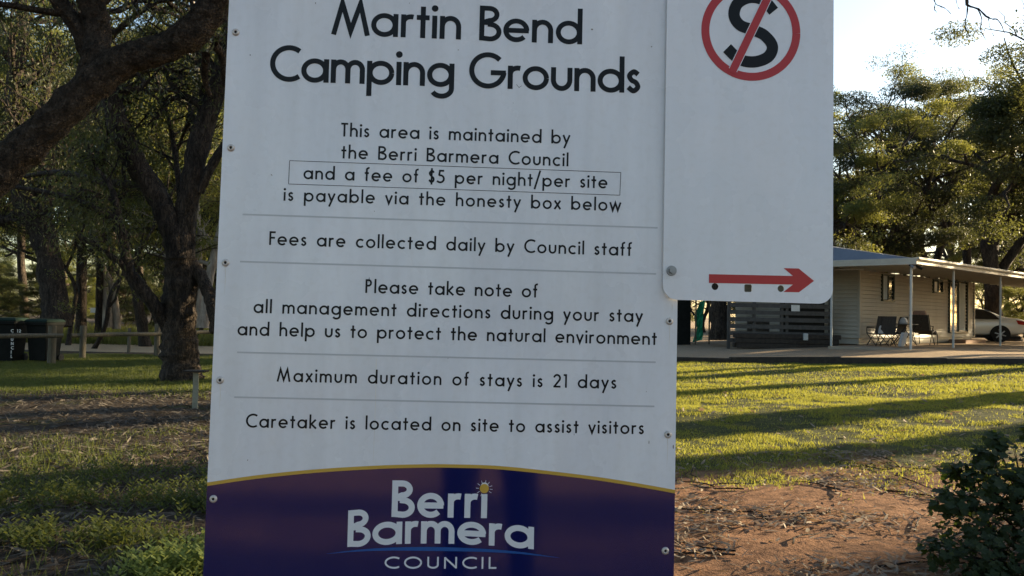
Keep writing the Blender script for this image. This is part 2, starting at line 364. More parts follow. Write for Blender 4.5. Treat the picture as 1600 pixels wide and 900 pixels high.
def glyph(ch, w, xh=.65, bw=.68):
    """geometric sans glyph drawn as pen strokes; cap height 1. returns (advance width, strokes)"""
    h = w/2; rx = bw/2-h; ry = xh/2-h+.012; cy = xh/2; asc = 1.03; de = -.33
    def circ(cx): return arc(cx, cy, rx, ry, 0, 360, 40)
    sx = bw-h*.75
    if ch == ' ': return .42, []
    if ch == 'a': return sx+h, [circ(bw/2), [(sx, 0), (sx, xh)]]
    if ch == 'd': return sx+h, [circ(bw/2), [(sx, 0), (sx, asc)]]
    if ch == 'q': return sx+h, [circ(bw/2), [(sx, de), (sx, xh)]]
    if ch == 'b': return bw+h*.25, [circ(bw/2+h*.25), [(h, 0), (h, asc)]]
    if ch == 'p': return bw+h*.25, [circ(bw/2+h*.25), [(h, de), (h, xh)]]
    if ch == 'o': return bw, [circ(bw/2)]
    if ch == 'g':
        return sx+h, [circ(bw/2), [(sx, xh), (sx, -.05)]+arc(sx-rx*.93, -.05, rx*.93, .24-h*.3, 0, -150, 16)[1:]]
    if ch == 'e':
        return bw, [arc(bw/2, cy, rx, ry, 0, 318, 34), [(h*.6, cy-h*.05), (bw-h*.2, cy-h*.05)]]
    if ch == 'c': return bw*.84, [arc(bw/2, cy, rx, ry, 48, 312, 30)]
    if ch in 'nhu':
        nw = .56 if w < .14 else .60; r = (nw-w)/2; yy = xh-h-r*1.0
        if ch == 'u': return nw, [[(h, xh)]+[(h, h+r)]+arc(nw/2, h+r, r, r+.01, 180, 360, 16)[1:]+[(nw-h, xh)]]
        return nw, [[(h, 0), (h, asc if ch == 'h' else xh)], [(h, yy-.03)]+arc(nw/2, yy, r, r+.01, 180, 0, 16)+[(nw-h, 0)]]
    if ch == 'm':
        nw = .88 if w < .14 else .93; r = (nw-1.5*w)/4+.0; r = (nw-w)/4; yy = xh-h-r; c1 = h+r; c2 = h+3*r
        return nw, [[(h, 0), (h, xh)], arc(c1, yy, r, r+.01, 180, 0, 14)+[(c1+r, 0)], arc(c2, yy, r, r+.01, 180, 0, 14)+[(c2+r, 0)]]
    if ch == 'r': return .36, [[(h, 0), (h, xh)], [(h, xh*.45)]+arc(h+.21, xh-h-.16, .21, .17, 180, 72, 10)]
    if ch == 't': return .36, [[(.18, 0), (.18, .9)], [(.0, xh-h), (.36, xh-h)]]
    if ch == 'i': return w, [[(h, 0), (h, xh)], ('dot', h, xh+.17+h*.5, w*.66)]
    if ch == 'l': return w, [[(h, 0), (h, asc)]]
    if ch == 'f': return .34, [[(.15, 0), (.15, asc-.2)]+arc(.15+.15, asc-.2, .15, .2-h, 180, 75, 10)[1:], [(0, xh-h), (.30, xh-h)]]
    if ch == 'k': return .52, [[(h, 0), (h, asc)], [(.46, xh), (h*1.6, xh*.42)], [(h*2.2, xh*.50), (.50, 0)]]
    if ch == 'v': return .52, [[(.03, xh), (.26, h*.6), (.49, xh)]]
    if ch == 'w': return .84, [[(.03, xh), (.23, h*.7), (.42, xh*.93), (.61, h*.7), (.81, xh)]]
    if ch == 'x': return .50, [[(.04, xh), (.47, 0)], [(.46, xh), (.03, 0)]]
    if ch == 'y': return .52, [[(.03, xh), (.27, h*.9)], [(.49, xh), (.10, de)]]
    if ch == 's':
        H = xh-w+.02; x0 = h+.0; W = .40-w
        q = [(x0+W*1.0, h+H*.86), (x0+W*.55, h+H*1.0), (x0+W*.08, h+H*.80), (x0+W*.28, h+H*.56), (x0+W*.78, h+H*.42), (x0+W*.98, h+H*.18), (x0+W*.5, h-.01), (x0-W*.06, h+H*.17)]
        return .40, [crom(q)]
    if ch == 'S':
        H = 1-w+.02; x0 = h; W = .60-w
        q = [(x0+W*.98, h+H*.83), (x0+W*.55, h+H*1.0), (x0+W*.06, h+H*.78), (x0+W*.32, h+H*.55), (x0+W*.82, h+H*.38), (x0+W*.9, h+H*.14), (x0+W*.45, h-.01), (x0-W*.06, h+H*.22)]
        return .60, [crom(q)]
    if ch == '5':
        return .56, [[(.50, 1-h), (.19, 1-h), (.13, .57)], [(.125, .575)]+arc(.22, .33, .27, .33-h, 92, -145, 22)]
    if ch == '$':
        H = .98-w; W = .46-w; x0 = h
        q = [(x0+W, h+H*.84), (x0+W*.5, h+H*1.0), (x0+W*.05, h+H*.77), (x0+W*.4, h+H*.54), (x0+W*.9, h+H*.36), (x0+W*.9, h+H*.12), (x0+W*.4, h), (x0-.02, h+H*.2)]
        return .48, [crom(q), [(x0+W*.5, -.12), (x0+W*.5, 1.10)]]
    if ch == '/': return .42, [[(.0, -.22), (.40, 1.18)]]
    if ch == '2': return .54, [arc(.26, 1-h-.24, .22, .24, 170, -38, 18)+[(.06, h)], [(.0, h), (.53, h)]]
    if ch == '1': return .28, [[(.20, 0), (.20, 1)], [(.02, 1-h), (.20, 1-h)]]
    if ch == 'M': return .98, [[(.02, 0), (.24, .90), (.49, .12), (.74, .90), (.96, 0)]] if w >= .14 else [[(.03, 0), (.22, .90), (.47, .13), (.72, .90), (.90, 0)]]
    if ch == 'B': return .60, [[(h, 0), (h, 1)], [(h, 1-h), (.26, 1-h)]+arc(.28, .755-h*.0, .22-h*.2, .245-h, 90, -90, 14)+[(h, .51)], [(h, .52), (.30, .52)]+arc(.30, .26+h*.0, .27-h*.2, .26-h*1.0+.02, 90, -90, 16)+[(h, h)]]
    if ch == 'T': return .50, [[(.25, 0), (.25, 1)], [(0, 1-h), (.50, 1-h)]]
    if ch == 'F': return .42, [[(h, 0), (h, 1)], [(h, 1-h), (.44, 1-h)], [(h, .53), (.40, .53)]]
    if ch == 'P': return .50, [[(h, 0), (h, 1)], [(h, 1-h), (.22, 1-h)]+arc(.22, .73, .24-h, .27-h, 90, -90, 14)+[(h, .46+h)]]
    if ch == 'C': return .80, [arc(.52, .5, .52-h, .5-h+.012, 52, 308, 34)]
    if ch == 'G': return 1.02, [arc(.52, .5, .52-h, .5-h+.012, 44, 353, 40), [(.60, .44), (1.02, .44)]]
    if ch == 'O': return 1.0, [arc(.5, .5, .5-h, .5-h+.012, 0, 360, 44)]
    if ch == 'N': return .74, [[(h, 0), (h, .97)], [(h*.9, .93), (.74-h*.9, .07)], [(.74-h, .03), (.74-h, 1)]]
    if ch == 'U': return .66, [[(h, 1), (h, .32)]+arc(.33, .32, .33-h, .32-h, 180, 360, 18)[1:]+[(.66-h, 1)]]
    if ch == 'I': return w, [[(h, 0), (h, 1)]]
    if ch == 'L': return .44, [[(h, 0), (h, 1)], [(h, h), (.44, h)]]
    return .5, []
def text_polys(s, p0, p1, cap, w, xh=.65, bw=.68, hs=1.0, track=None, base_fn=None, space=.42):
    """set s between the two baseline points p0, p1 (sign units); tracking is solved to fit"""
    gl = [glyph(c, w, xh, bw) for c in s]; adv = [(space if c == ' ' else g[0])*hs for c, g in zip(s, gl)]
    p0 = Vector(p0); p1 = Vector(p1); L = (p1-p0).length/cap; tr = (L-sum(adv))/(len(s)-1) if track is None else track
    ex = (p1-p0).normalized(); ey = Vector((-ex.y*.2, 1)); ey = Vector((-ex.y, ex.x)); x = 0; out = []
    for (a, strokes), ad in zip(gl, adv):
        for st in strokes:
            if isinstance(st, tuple) and st[0] == 'dot':
                q = [(st[1]*hs+st[3]*math.cos(k*math.pi/10), st[2]+st[3]*math.sin(k*math.pi/10)) for k in range(20)]
                T = lambda u, v: tuple(p0+ex*((x+u)*cap)+ey*((v+(base_fn(x+u) if base_fn else 0))*cap)); out.append([T(*z) for z in q]); continue
            l, r = ribbon([(u*hs, v) for u, v in st], w)
            T = lambda u, v: tuple(p0+ex*((x+u)*cap)+ey*((v+(base_fn(x+u) if base_fn else 0))*cap))
            out.append(([T(*z) for z in l], [T(*z) for z in r]))
        x += ad+tr
    return out
def line(s, a, b, cappx, w, name='text_line', m='ink', base=.0002, **k):
    p0 = uv(*a); p1 = uv(*b); cap = uv(a[0], a[1]-cappx)[1]-p0[1]
    # height is measured near the middle of the line
    mx = ((a[0]+b[0])/2, (a[1]+b[1])/2); cap = uv(mx[0], mx[1]-cappx)[1]-uv(*mx)[1]
    return flat(text_polys(s, p0, p1, cap, w, **k), name, M[m], sign, base)
line('Martin Bend', (520,53.9), (909.5,69.5), 54.5, .141, xh=.655, bw=.735, space=.36)
line('Camping Grounds', (421,126.3), (1000.5,145.8), 55.5, .141, xh=.655, bw=.735, space=.30)
line('This area is maintained by', (532.5,213.2), (890.5,225), 21.3, .136)
line('the Berri Barmera Council', (533,247.5), (888,260), 21.3, .136)
line('and a fee of $5 per night/per site', (474,279.7), (949,294.5), 21.0, .136)
line('is payable via the honesty box below', (443,313.7), (970,330), 21.0, .136)
line('Fees are collected daily by Council staff', (420.5,382.7), (987,400), 21.3, .136)
line('Please take note of', (570.7,457.7), (840,465), 21.5, .136)
line('all management directions during your stay', (396,488.9), (1004,503.5), 21.5, .136)
line('and help us to protect the natural environment', (371,523.8), (1026,539), 21.5, .136)
line('Maximum duration of stays is 21 days', (433,596.2), (963,607.5), 21.3, .136)
line('Caretaker is located on site to assist visitors', (384,667.8), (1006,678.5), 21.3, .136)
for a, b in (((379,335),(1027.5,356)), ((375,408.7),(1025,428)), ((370.5,550.5),(1024.5,566)), ((366,620.5),(1022.5,635))):
    flat([ribbon([uv(*a), uv(*b)], .0031)], 'divider_rule', M['rule'], sign)
bx = [uv(452.5,251), uv(970,269.5), uv(968.5,305), uv(451,287.5)]
flat([ribbon([bx[i], bx[(i+1) % 4]], .0011) for i in range(4)], 'fee_box_outline', M['ink'], sign)
# navy panel and gold edge
gp = [uv(*q) for q in ((324,756.5),(403,745),(496,735.7),(590,730),(660,728),(710,728.2),(784,731),(896,743),(971,753.5),(1054,768))]
gp[0] = (bl, gp[0][1]); gp[-1] = (brt, gp[-1][1]); gc = crom(gp, 8)
flat([([q for q in gc], [(q[0], bbot+.02) for q in gc])], 'navy_panel', M['navy'], sign, -.00004)
gold = ribbon(gc, .0065); flat([gold], 'gold_edge_line', M['gold'], sign, .0004)
bf = lambda cap_px, x0: None
def barm(u):                              # the logo baseline is arched
    X = u*57-0; return (26-8.8e-5*4.21**2*(X-133)**2)/4.21/57 if False else -(( (X-133)*4.21)**2*8.3e-5-26)/4.21/57
line('Berri', (611.6,807.5), (760.7,809.5), 57.0, .165, 'logo_lettering', 'logo_white', base=.0004, xh=.66, bw=.74, base_fn=lambda u: .02*0)
line('Barmera', (542.7,855.0), (834.0,856.5), 57.0, .160, 'logo_lettering', 'logo_white', base=.0004, xh=.61, bw=.80, hs=1.0, base_fn=lambda u: .115-.0165*(u-2.4)**2*1.15)
line('COUNCIL', (600,888.2), (775.5,888.6), 18.5, .150, 'logo_lettering', 'logo_white', base=.0004, hs=1.62)
def pt(zx, zy): return uv(500+zx/4.211, 720+zy/4.211)
sw_t = crom([pt(45,611), pt(250,585), pt(480,570), pt(760,567), pt(1050,577), pt(1300,597), pt(1575,637)]); sw_b = crom([pt(45,612), pt(250,596), pt(480,590), pt(760,593), pt(1050,598), pt(1300,611), pt(1575,638)])
flat([(sw_t, sw_b)], 'blue_swoosh', M['blue'], sign, .0004)
scx, scy = pt(1081, 182); k_ = .0012
flat([[(scx+.0088*math.cos(a*math.pi/14), scy+.0088*math.sin(a*math.pi/14)) for a in range(28)]], 'logo_sun', M['gold'], sign, .0007)
flat([ribbon([(scx+.0105*math.cos(a), scy+.0105*math.sin(a)), (scx+.0160*math.cos(a), scy+.0160*math.sin(a))], .0009) for a in [math.radians(v) for v in (20, 52, 80, 112, 145, 178, 212, 245, 290, 330, 355)]], 'logo_sun_rays', M['logo_white'], sign, .0007)
# pencil tick and small marks
flat([ribbon([uv(807,132), uv(811,137), uv(815,134)], .0007)], 'scratch_mark', M['ink'], sign)
def ell(cx, cy, a, b, n=12): return [(cx+a*math.cos(2*math.pi*k/n), cy+b*math.sin(2*math.pi*k/n)) for k in range(n)]
spots = [(1018,73,1.6,1.2),(716,78,1,1.2),(424,273,1,1),(391,86,1.2,1.5),(425,274,.8,.8),(585,330,.8,.8),(1014,691,.7,3.5),(897,679,.6,2),(387,719,.8,1.5),(925,46,2.2,1.6),(493,5,.8,2),(640,5,.7,1),(802,161,.6,.6),(1052,698,1.2,4),(700,560,.7,.7),(1010,612,.7,.8)]
flat([ell(*uv(a, b), c*.00125*.8, d*.00125*.8) for a, b, c, d in spots], 'grime_spots', M['dirtmark'], sign)['kind'] = 'stuff'
st_ = []
for x_, y0_, y1_, w_ in ((588, 560, 722, .0022), (352, 417, 460, .002), (344, 601, 640, .0022), (1046, 509, 550, .002), (1043, 686, 730, .0022), (1050, 476, 488, .002)):
    a_ = uv(x_, y0_); b_ = uv(x_-(y1_-y0_)*.03, y1_); st_.append(ribbon([a_, ((a_[0]*.6+b_[0]*.4)+.001, a_[1]*.6+b_[1]*.4), b_], [w_, w_*.8, w_*.2]))
flat(st_, 'rust_runs', M['stain'], sign, -.00003)['kind'] = 'stuff'
def rivet_mesh():
    b = bmesh.new(); prof = [(.0074,0),(.0072,.0012),(.0058,.0026),(.0040,.0034),(.0030,.0033),(.0026,.0012),(.0,.0010)]
    rings = []
    for r, z in prof[:-1]: rings.append([b.verts.new((r*math.cos(2*math.pi*k/18), r*math.sin(2*math.pi*k/18), z)) for k in range(18)])
    for A, B in zip(rings[:-1], rings[1:]):
        for i in range(18): b.faces.new((A[i], A[(i+1) % 18], B[(i+1) % 18], B[i]))
    b.faces.new(rings[-1]); me = bpy.data.meshes.new('rivet'); b.to_mesh(me); b.free()
    for p in me.polygons: p.use_smooth = True
    return me
rm = rivet_mesh(); hm = bpy.data.meshes.new('rivet_hole'); b = bmesh.new(); bmesh.ops.create_circle(b, cap_ends=True, segments=14, radius=.0026, matrix=Matrix.Translation((0,0,.0016))); b.to_mesh(hm); b.free()
for q in ((368.5,50.5),(361,231),(352.5,410.5),(344,594),(333.5,779.5),(1046,502),(1043.5,679),(1039.5,860.5)):
    o = link('rivet', rm, M['rivet'], sign); u, v = uv(*q); o.location = (u, v, .0002); h_ = link('rivet_hole', hm, M['dark'], o)
for s_ in (bl+.09, brt-.09):
    MB().box((s_, -.45, -.06), (.05, 2.6, .05), bevel=.004).build('post', M['galv'], sign)
# ---- no standing plate
plate = empty('parking_sign'); plate.matrix_world = SM @ Matrix.Translation((0, 0, .0065))
tag(plate, 'white no standing plate with red struck-out S bolted over the board edge', 'sign')
pl0 = uv(1037.3,250)[0]; pl1 = uv(1299.4,250)[0]; pb0 = uv(1150,471.3)[1]
def hole(cx, cy, r, n=16): u, v = uv(cx, cy); return [(u+r*math.cos(2*math.pi*k/n), v+r*math.sin(2*math.pi*k/n)) for k in range(n)]
us, vs = uv(1167,450.6)
holes = [hole(1115.6,448.1,.0070), rrect(us-.0076, vs-.0076, us+.0076, vs+.0076, .0028, 3), hole(1218,451.3,.0068)]
curve_plate('plate', [rrect(pl0, pb0, pl1, .80, .029, 12)] + holes, .0024, M['plate'], plate, 0)
cxr, cyr = uv(1171.3, 51.3); ro = .1008; rw = .0163
flat([ribbon(arc(cxr, cyr, ro-rw/2, ro-rw/2, 0, 360, 90), rw)], 'red_ring', M['red'], plate, .0014)
sa = Vector(uv(1142.5, 113)); sb = Vector(uv(1203, -13)); dd = (sb-sa).normalized()
S_w = .150*.0+ .0235/.166
def big_s():
    z = lambda x, y: uv(1020+x/3.75, y/3.75)
    q = [z(693,62), z(652,22), z(570,2), z(495,25), z(468,90), z(500,150), z(575,180), z(645,210), z(690,270), z(672,335), z(590,370), z(505,355), z(430,293)]
    q = [z(700,75), z(640,10), z(560,-5), z(490,30), z(469,98), z(503,155), z(575,183), z(645,215), z(692,278), z(668,340), z(588,370), z(500,355), z(428,290)]
    return ribbon(crom(q, 8), .0232)
flat([big_s()], 'letter_s', M['ink'], plate, .0014)
flat([ribbon([tuple(sa+dd*.002), tuple(sb-dd*.002)], .0186)], 'white_slash_border', M['plate'], plate, .0018)
flat([ribbon([tuple(sa-dd*.004), tuple(sb+dd*.004)], .0158)], 'red_slash', M['red'], plate, .0022)
ar = [(1105.9,428.8),(1236.6,431.6),(1222,419.4),(1245.6,420),(1269.4,439.3),(1246,457),(1221.6,456.6),(1236.6,445),(1105.9,442.5)]
ar = [uv(*q) for q in ar]
flat([[ar[0], ar[1], ar[7], ar[8]], [ar[1], ar[2], ar[3], ar[4]], [ar[7], ar[1], ar[4]], [ar[7], ar[4], ar[5], ar[6]]], 'red_arrow', M['red'], plate, .0014)
bo = empty('tmp'); bpy.data.objects.remove(bo)
u, v = uv(1047.8, 423.4)
bt = MB().cyl((u, v, .0012), (u, v, .0042), .0102, .0096, 24).build('bolt', M['galv'], plate)
MB().cyl((u, v, .0043), (u, v, .0095), .0062, .0058, 6).build('bolt_head', M['galv'], bt)

# ------------------------------------------------------------------ TREES
def grow(p, d, L, r, lev, rg, out, tips, spec):
    k = 6 if lev < 2 else 4; pts = [p.copy()]; rad = [r]; d = d/np.linalg.norm(d); step = L/k
    for i in range(k):
        d = d + rg.normal(0, spec['wob']*(1+.35*lev), 3) + np.array([0, 0, spec['up'][min(lev, 3)]])
        d /= np.linalg.norm(d); p = p + d*step; pts.append(p.copy()); rad.append(r*(1-(.45 if lev == 0 else .72)*(i+1)/k))
    out.append((pts, rad))
    if lev >= spec['levels']:
        for q in pts[1:]: tips.append(q)
        return
    nb = spec['nb'][lev]
    for j in range(nb):
        f = (spec['f0'][lev] + (1-spec['f0'][lev])*(j+.6*rg.random())/nb) if j < nb-1 else 1.0
        idx = min(int(f*k), k-1); fr = f*k-idx; q = pts[idx]*(1-fr)+pts[idx+1]*fr; rr = rad[idx]*(1-fr)+rad[idx+1]*fr
        ax = pts[idx+1]-pts[idx]; ax /= np.linalg.norm(ax); a = rg.uniform(0, 2*math.pi) if nb > 3 else 2*math.pi*j/nb+rg.uniform(-.7, .7)
        pr = np.cross(ax, [math.cos(a), math.sin(a), .13]); pr /= np.linalg.norm(pr); sprd = spec['spread'][lev]*rg.uniform(.6, 1.25)
        grow(q, ax*math.cos(sprd)+pr*math.sin(sprd), L*spec['ratio'][lev]*rg.uniform(.7, 1.15), min(rr*.85, r*.62), lev+1, rg, out, tips, spec)
def make_tree_meshes(seed, h, spec, n_leaf=36000, clump=.5, size=.16, width=.036, lean=(0, 0)):
    rg = np.random.default_rng(seed); out = []; tips = []
    grow(np.array([0, 0, -.2]), np.array([lean[0], lean[1], 1.]), h*spec['trunk'], spec['r'], 0, rg, out, tips, spec)
    # flare at the foot
    pts, rad = out[0]; pts, rad = smooth_path(pts, rad, 4); rad[0] *= 1.5; rad[1] *= 1.2; out[0] = (pts, rad)
    V, Fc = tube_arrays(out, 8, .07, seed); wm = npmesh('trunk', V, Fc, smooth=True)
    T = np.array(tips); T = T[rg.random(len(T)) < .20]; per = rg.gamma(1.3, 1, len(T)); per /= per.sum(); cnt = rg.multinomial(n_leaf, per)
    C = np.repeat(T, cnt, 0); g = rg.normal(0, 1, C.shape); g = g/np.linalg.norm(g, axis=1)[:, None]*rg.random((len(C), 1))**.45*1.75; C = C + g*np.array([clump*1.35, clump*1.35, clump*.75]) + np.array([0, 0, -.1])
    return wm, leaf_mesh('crown', C, size, width, .9, rg)
SPEC = {'wob': .13, 'up': (.05, .05, .02, -.03), 'levels': 3, 'nb': (6, 5, 4), 'f0': (.42, .35, .3), 'ratio': (.72, .58, .55), 'spread': (.75, .7, .7), 'trunk': .55, 'r': .24}
HIGH = dict(SPEC, f0=(.80, .35, .3), trunk=.72, nb=(6, 4, 3), ratio=(.45, .6, .55), spread=(.95, .7, .7), r=.30)
BUSHY = dict(SPEC, f0=(.12, .2, .2), trunk=.6, nb=(10, 5, 4), ratio=(.6, .55, .5), spread=(1.0, .8, .8), r=.16)
LEAN = dict(SPEC, wob=.2, f0=(.3, .3, .3), nb=(6, 5, 4), r=.26)
OPEN = dict(SPEC, wob=.17, f0=(.5, .35, .3), trunk=.72, nb=(6, 4, 4), ratio=(.55, .6, .55), r=.19)
var = [make_tree_meshes(s, 12, sp_, n, c, z, w_) for s, sp_, n, c, z, w_ in ((21, SPEC, 52000, .30, .12, .036), (22, LEAN, 48000, .28, .12, .036), (23, BUSHY, 70000, .32, .13, .038), (24, SPEC, 60000, .28, .12, .036), (25, HIGH, 42000, .45, .19, .045), (26, LEAN, 74000, .31, .12, .036), (27, HIGH, 22000, .45, .19, .045), (28, OPEN, 36000, .30, .13, .034), (29, dict(OPEN, wob=.24), 32000, .28, .13, .034), (30, dict(OPEN, wob=.34, r=.10, f0=(.22, .3, .3), trunk=.85), 5200, .22, .13, .032))]
for (wm, lm) in var: wm.materials.append(M['bark']); lm.materials.append(M['leaf'])
def tree(i, key, x, y, h, rz, label, group=None, name='gum_tree', wide=1.0):
    t_ = empty(name, (x, y, gzf(x, y)), rz); s = h/12; t_.scale = (s*wide, s*wide, s); tag(t_, label, 'tree', group)
    link('trunk', var[i][0], None, t_); cr_ = link('crown', var[i][1], None, t_); cr_.material_slots[0].link = 'OBJECT'; cr_.material_slots[0].material = M[key]; return t_
# woodland on the left
G1 = 'woodland trees beyond the track'; L1 = 'slender dark gum tree in the woodland beyond the sandy track'
spots1 = [(-13.5,31,13,7),(-17.5,34,14,8),(-21.5,32,13,7),(-10.5,35,13,8),(-26,36,15,7),(-19.2,39,14,8),(-15.2,41,15,7),(-24,43,16,8),(-30,42,15,7),(-29,50,17,8),(-20,50,16,1),(-35,52,18,7),(-25,57,18,8),(-13,50,17,7),(-9,44,15,8),(-23.5,34.5,12,8),(-12.2,38,13,7),(-17,46,15,8),(-21.5,61,19,0),(-33,60,20,1),(-28,66,19,8),(-41,62,20,7),(-16.3,33,10,8),(-20.5,29.5,11,8),(-38,44,15,8)]
for k, (x, y, h, i) in enumerate(spots1):
    tree(i, ('leaf', 'leaf_lit_gold', 'leaf_shade_blue', 'leaf_lit_gold')[k % 4], x, y, h, k*2.1, L1, G1)
G2 = 'low bushes under the woodland trees'
for k, (x, y, h) in enumerate([(-12,39,2.4),(-16,40,2.6),(-22,39,2.6),(-26,42,3),(-30,45,3.2),(-14,47,3.2),(-20,46,3.0),(-27,52,3.6),(-34,55,4),(-29,63,5),(-20,60,4.6),(-40,62,5),(-14,60,5),(-36,70,7.5),(-27,72,7.5),(-46,70,7.5),(-18,68,7),(-10,66,7),(-31,66,6.5),(-41,74,8),(-23,78,8.5),(-33,80,9),(-52,80,8.5),(-12,78,8),(-3,70,7.5)]):
    tree(2, ('leaf', 'leaf_lit_gold', 'leaf')[k % 3], x, y, h, k*1.7, 'dense green bush filling the gap between woodland trunks', G2, 'bush', 1.6)
for k, (x, y, h) in enumerate(((-9.2, 28.5, 8), (-11.6, 29.4, 9), (-14.4, 28.8, 8.5), (-16.2, 30.6, 9.5), (-18.6, 28.2, 8), (-12.9, 33, 9), (-20.8, 33, 9.5), (-15, 36, 10), (-10, 31.5, 9))):
    tree(9, ('leaf', 'leaf_shade_blue', 'leaf_lit_gold')[k % 3], x, y, h, k*2.6, 'thin crooked sapling with sparse leaves beyond the rail fence', 'crooked saplings beyond the fence', 'sapling', 1.1)
# pale gum, its own limbs
def limb_tree(name, label, limbs, bark, leafkey, spawn, n_leaf, seed, clump=.35, size=.12, width=.028, sides=14, rough=.05, extra=None, cat='tree'):
    rg = np.random.default_rng(seed); base = limbs[0][0][0]; root = empty(name, (base[0], base[1], gzf(base[0], base[1]))); tag(root, label, cat)
    bi = np.array(root.location); main = []; subs = []; tips = []
    for pts, rad in limbs:
        P, R = smooth_path([np.array(q)-bi for q in pts], rad, 7)
        if rough: R = R*(1+rg.normal(0, .035, len(R)))
        main.append((P, R))
    for li, (P, R) in enumerate(main):
        if li not in spawn: continue
        n, L, f0 = spawn[li]
        for j in range(n):
            f = f0+(1-f0)*(j+rg.random())/n; q = P[int(f*(len(P)-1))]; rr = R[int(f*(len(P)-1))]
            d = rg.normal(0, 1, 3); d[2] = abs(d[2])*.6+.1
            grow(q, d, L*rg.uniform(.6, 1.2), min(rr*.5, .035*L+.01), 1, rg, subs, tips, extra or dict(SPEC, up=(0, 0, -.05, -.10)))
    V, Fc = tube_arrays(main, sides, rough, seed); tr = link('trunk', npmesh('trunk', V, Fc, smooth=True), bark, root)
    if subs: V, Fc = tube_arrays(subs, 6); link('branches', npmesh('branches', V, Fc, smooth=True), bark, root)
    if n_leaf and tips:
        T = np.array(tips); per = rg.gamma(1.3, 1, len(T)); per /= per.sum(); C = np.repeat(T, rg.multinomial(n_leaf, per), 0)
        C = C+rg.normal(0, 1, C.shape)*np.array([clump, clump, clump*.8])+np.array([0, 0, -.15]); link('crown', leaf_mesh('crown', C, size, width, 1.1, rg), M[leafkey], root)
    return root
def ip(*pts): return [at(x, y, Y) for x, y, Y in pts]
limb_tree('pale_gum_tree', 'pale smooth-barked gum with forked trunk behind the rail fence', [
  (ip((168,512,33),(166,470,33),(157,410,33),(150,350,33),(146,300,33),(138,220,33.4),(128,120,34)), [.21,.19,.18,.19,.17,.14,.11]),
  (ip((182,514,33.2),(180,480,33.2),(176,450,33.1),(165,425,33)), [.17,.15,.12,.09]),
  (ip((150,350,33),(160,260,33.3),(178,180,34)), [.16,.12,.08])], M['gum'], 'leaf_lit_gold', {0: (9, 2.4, .6), 2: (6, 2.2, .3)}, 9000, 31, .5, .17, .04, 12, .04)
# near tree on the left whose limb crosses the top of the frame
limb_tree('leaning_gum_tree', 'nearest rough-barked tree with thick limb crossing the upper left', [
  ([Vector((-6.0, 5.7, -.2)), Vector((-5.8, 5.75, .5)), at(-330,580,5.9), at(-200,455,6), at(-90,350,6), at(0,267,6), at(71,201,6), at(138,138,6), at(195,94,6), at(252,77,6), at(300,50,6), at(335,8,6), at(370,-50,6), at(430,-150,6.1), at(540,-260,6.4)], [.36,.30,.23,.18,.155,.132,.124,.118,.112,.106,.115,.112,.11,.09,.06]),
  (ip((128,150,6.02),(148,95,6.02),(152,50,6.1),(146,10,6.1),(132,-40,6.1),(110,-100,6.1),(90,-200,6.2)), [.08,.10,.092,.095,.09,.08,.06]),
  (ip((140,90,6.1),(122,45,6.1),(95,5,6.2),(55,-45,6.4),(-40,-120,6.6)), [.06,.06,.058,.05,.04]),
  (ip((120,50,6),(108,30,5.9),(90,12,5.8),(72,-8,5.7)), [.012,.010,.009,.007]),
  ([Vector((-5.75,5.75,1.4)), Vector((-6.1,6.2,3.6)), Vector((-5.6,7.2,5.6)), Vector((-4.8,8.8,7.6)), Vector((-4.0,10.2,9.0))], [.26,.22,.18,.13,.07]),  # this and the next two: crown limbs added overhead to block skylight
  ([Vector((-6.1,6.2,3.6)), Vector((-7.4,7.4,5.6)), Vector((-8.6,9.4,7.4)), Vector((-9.4,11,8.6))], [.18,.15,.11,.06]),
  ([Vector((-5.8,6.6,4.6)), Vector((-4.2,5.4,6.0)), Vector((-2.6,4.6,7.2)), Vector((-1.2,3.6,8.0))], [.15,.12,.09,.05]),
  (ip((335,70,6.1),(348,90,6.2),(352,130,6.3)), [.035,.03,.02]),
  (ip((322,85,6.15),(320,120,6.3),(328,150,6.4)), [.03,.025,.018])],
  M['bark_near'], 'leaf_shade_blue', {1: (3, 1.3, .6), 2: (9, 1.3, .3), 0: (3, 1.0, .92), 4: (14, 2.4, .35), 5: (14, 2.4, .3), 6: (12, 2.2, .3)}, 42000, 32, .20, .105, .022, 20, .05)
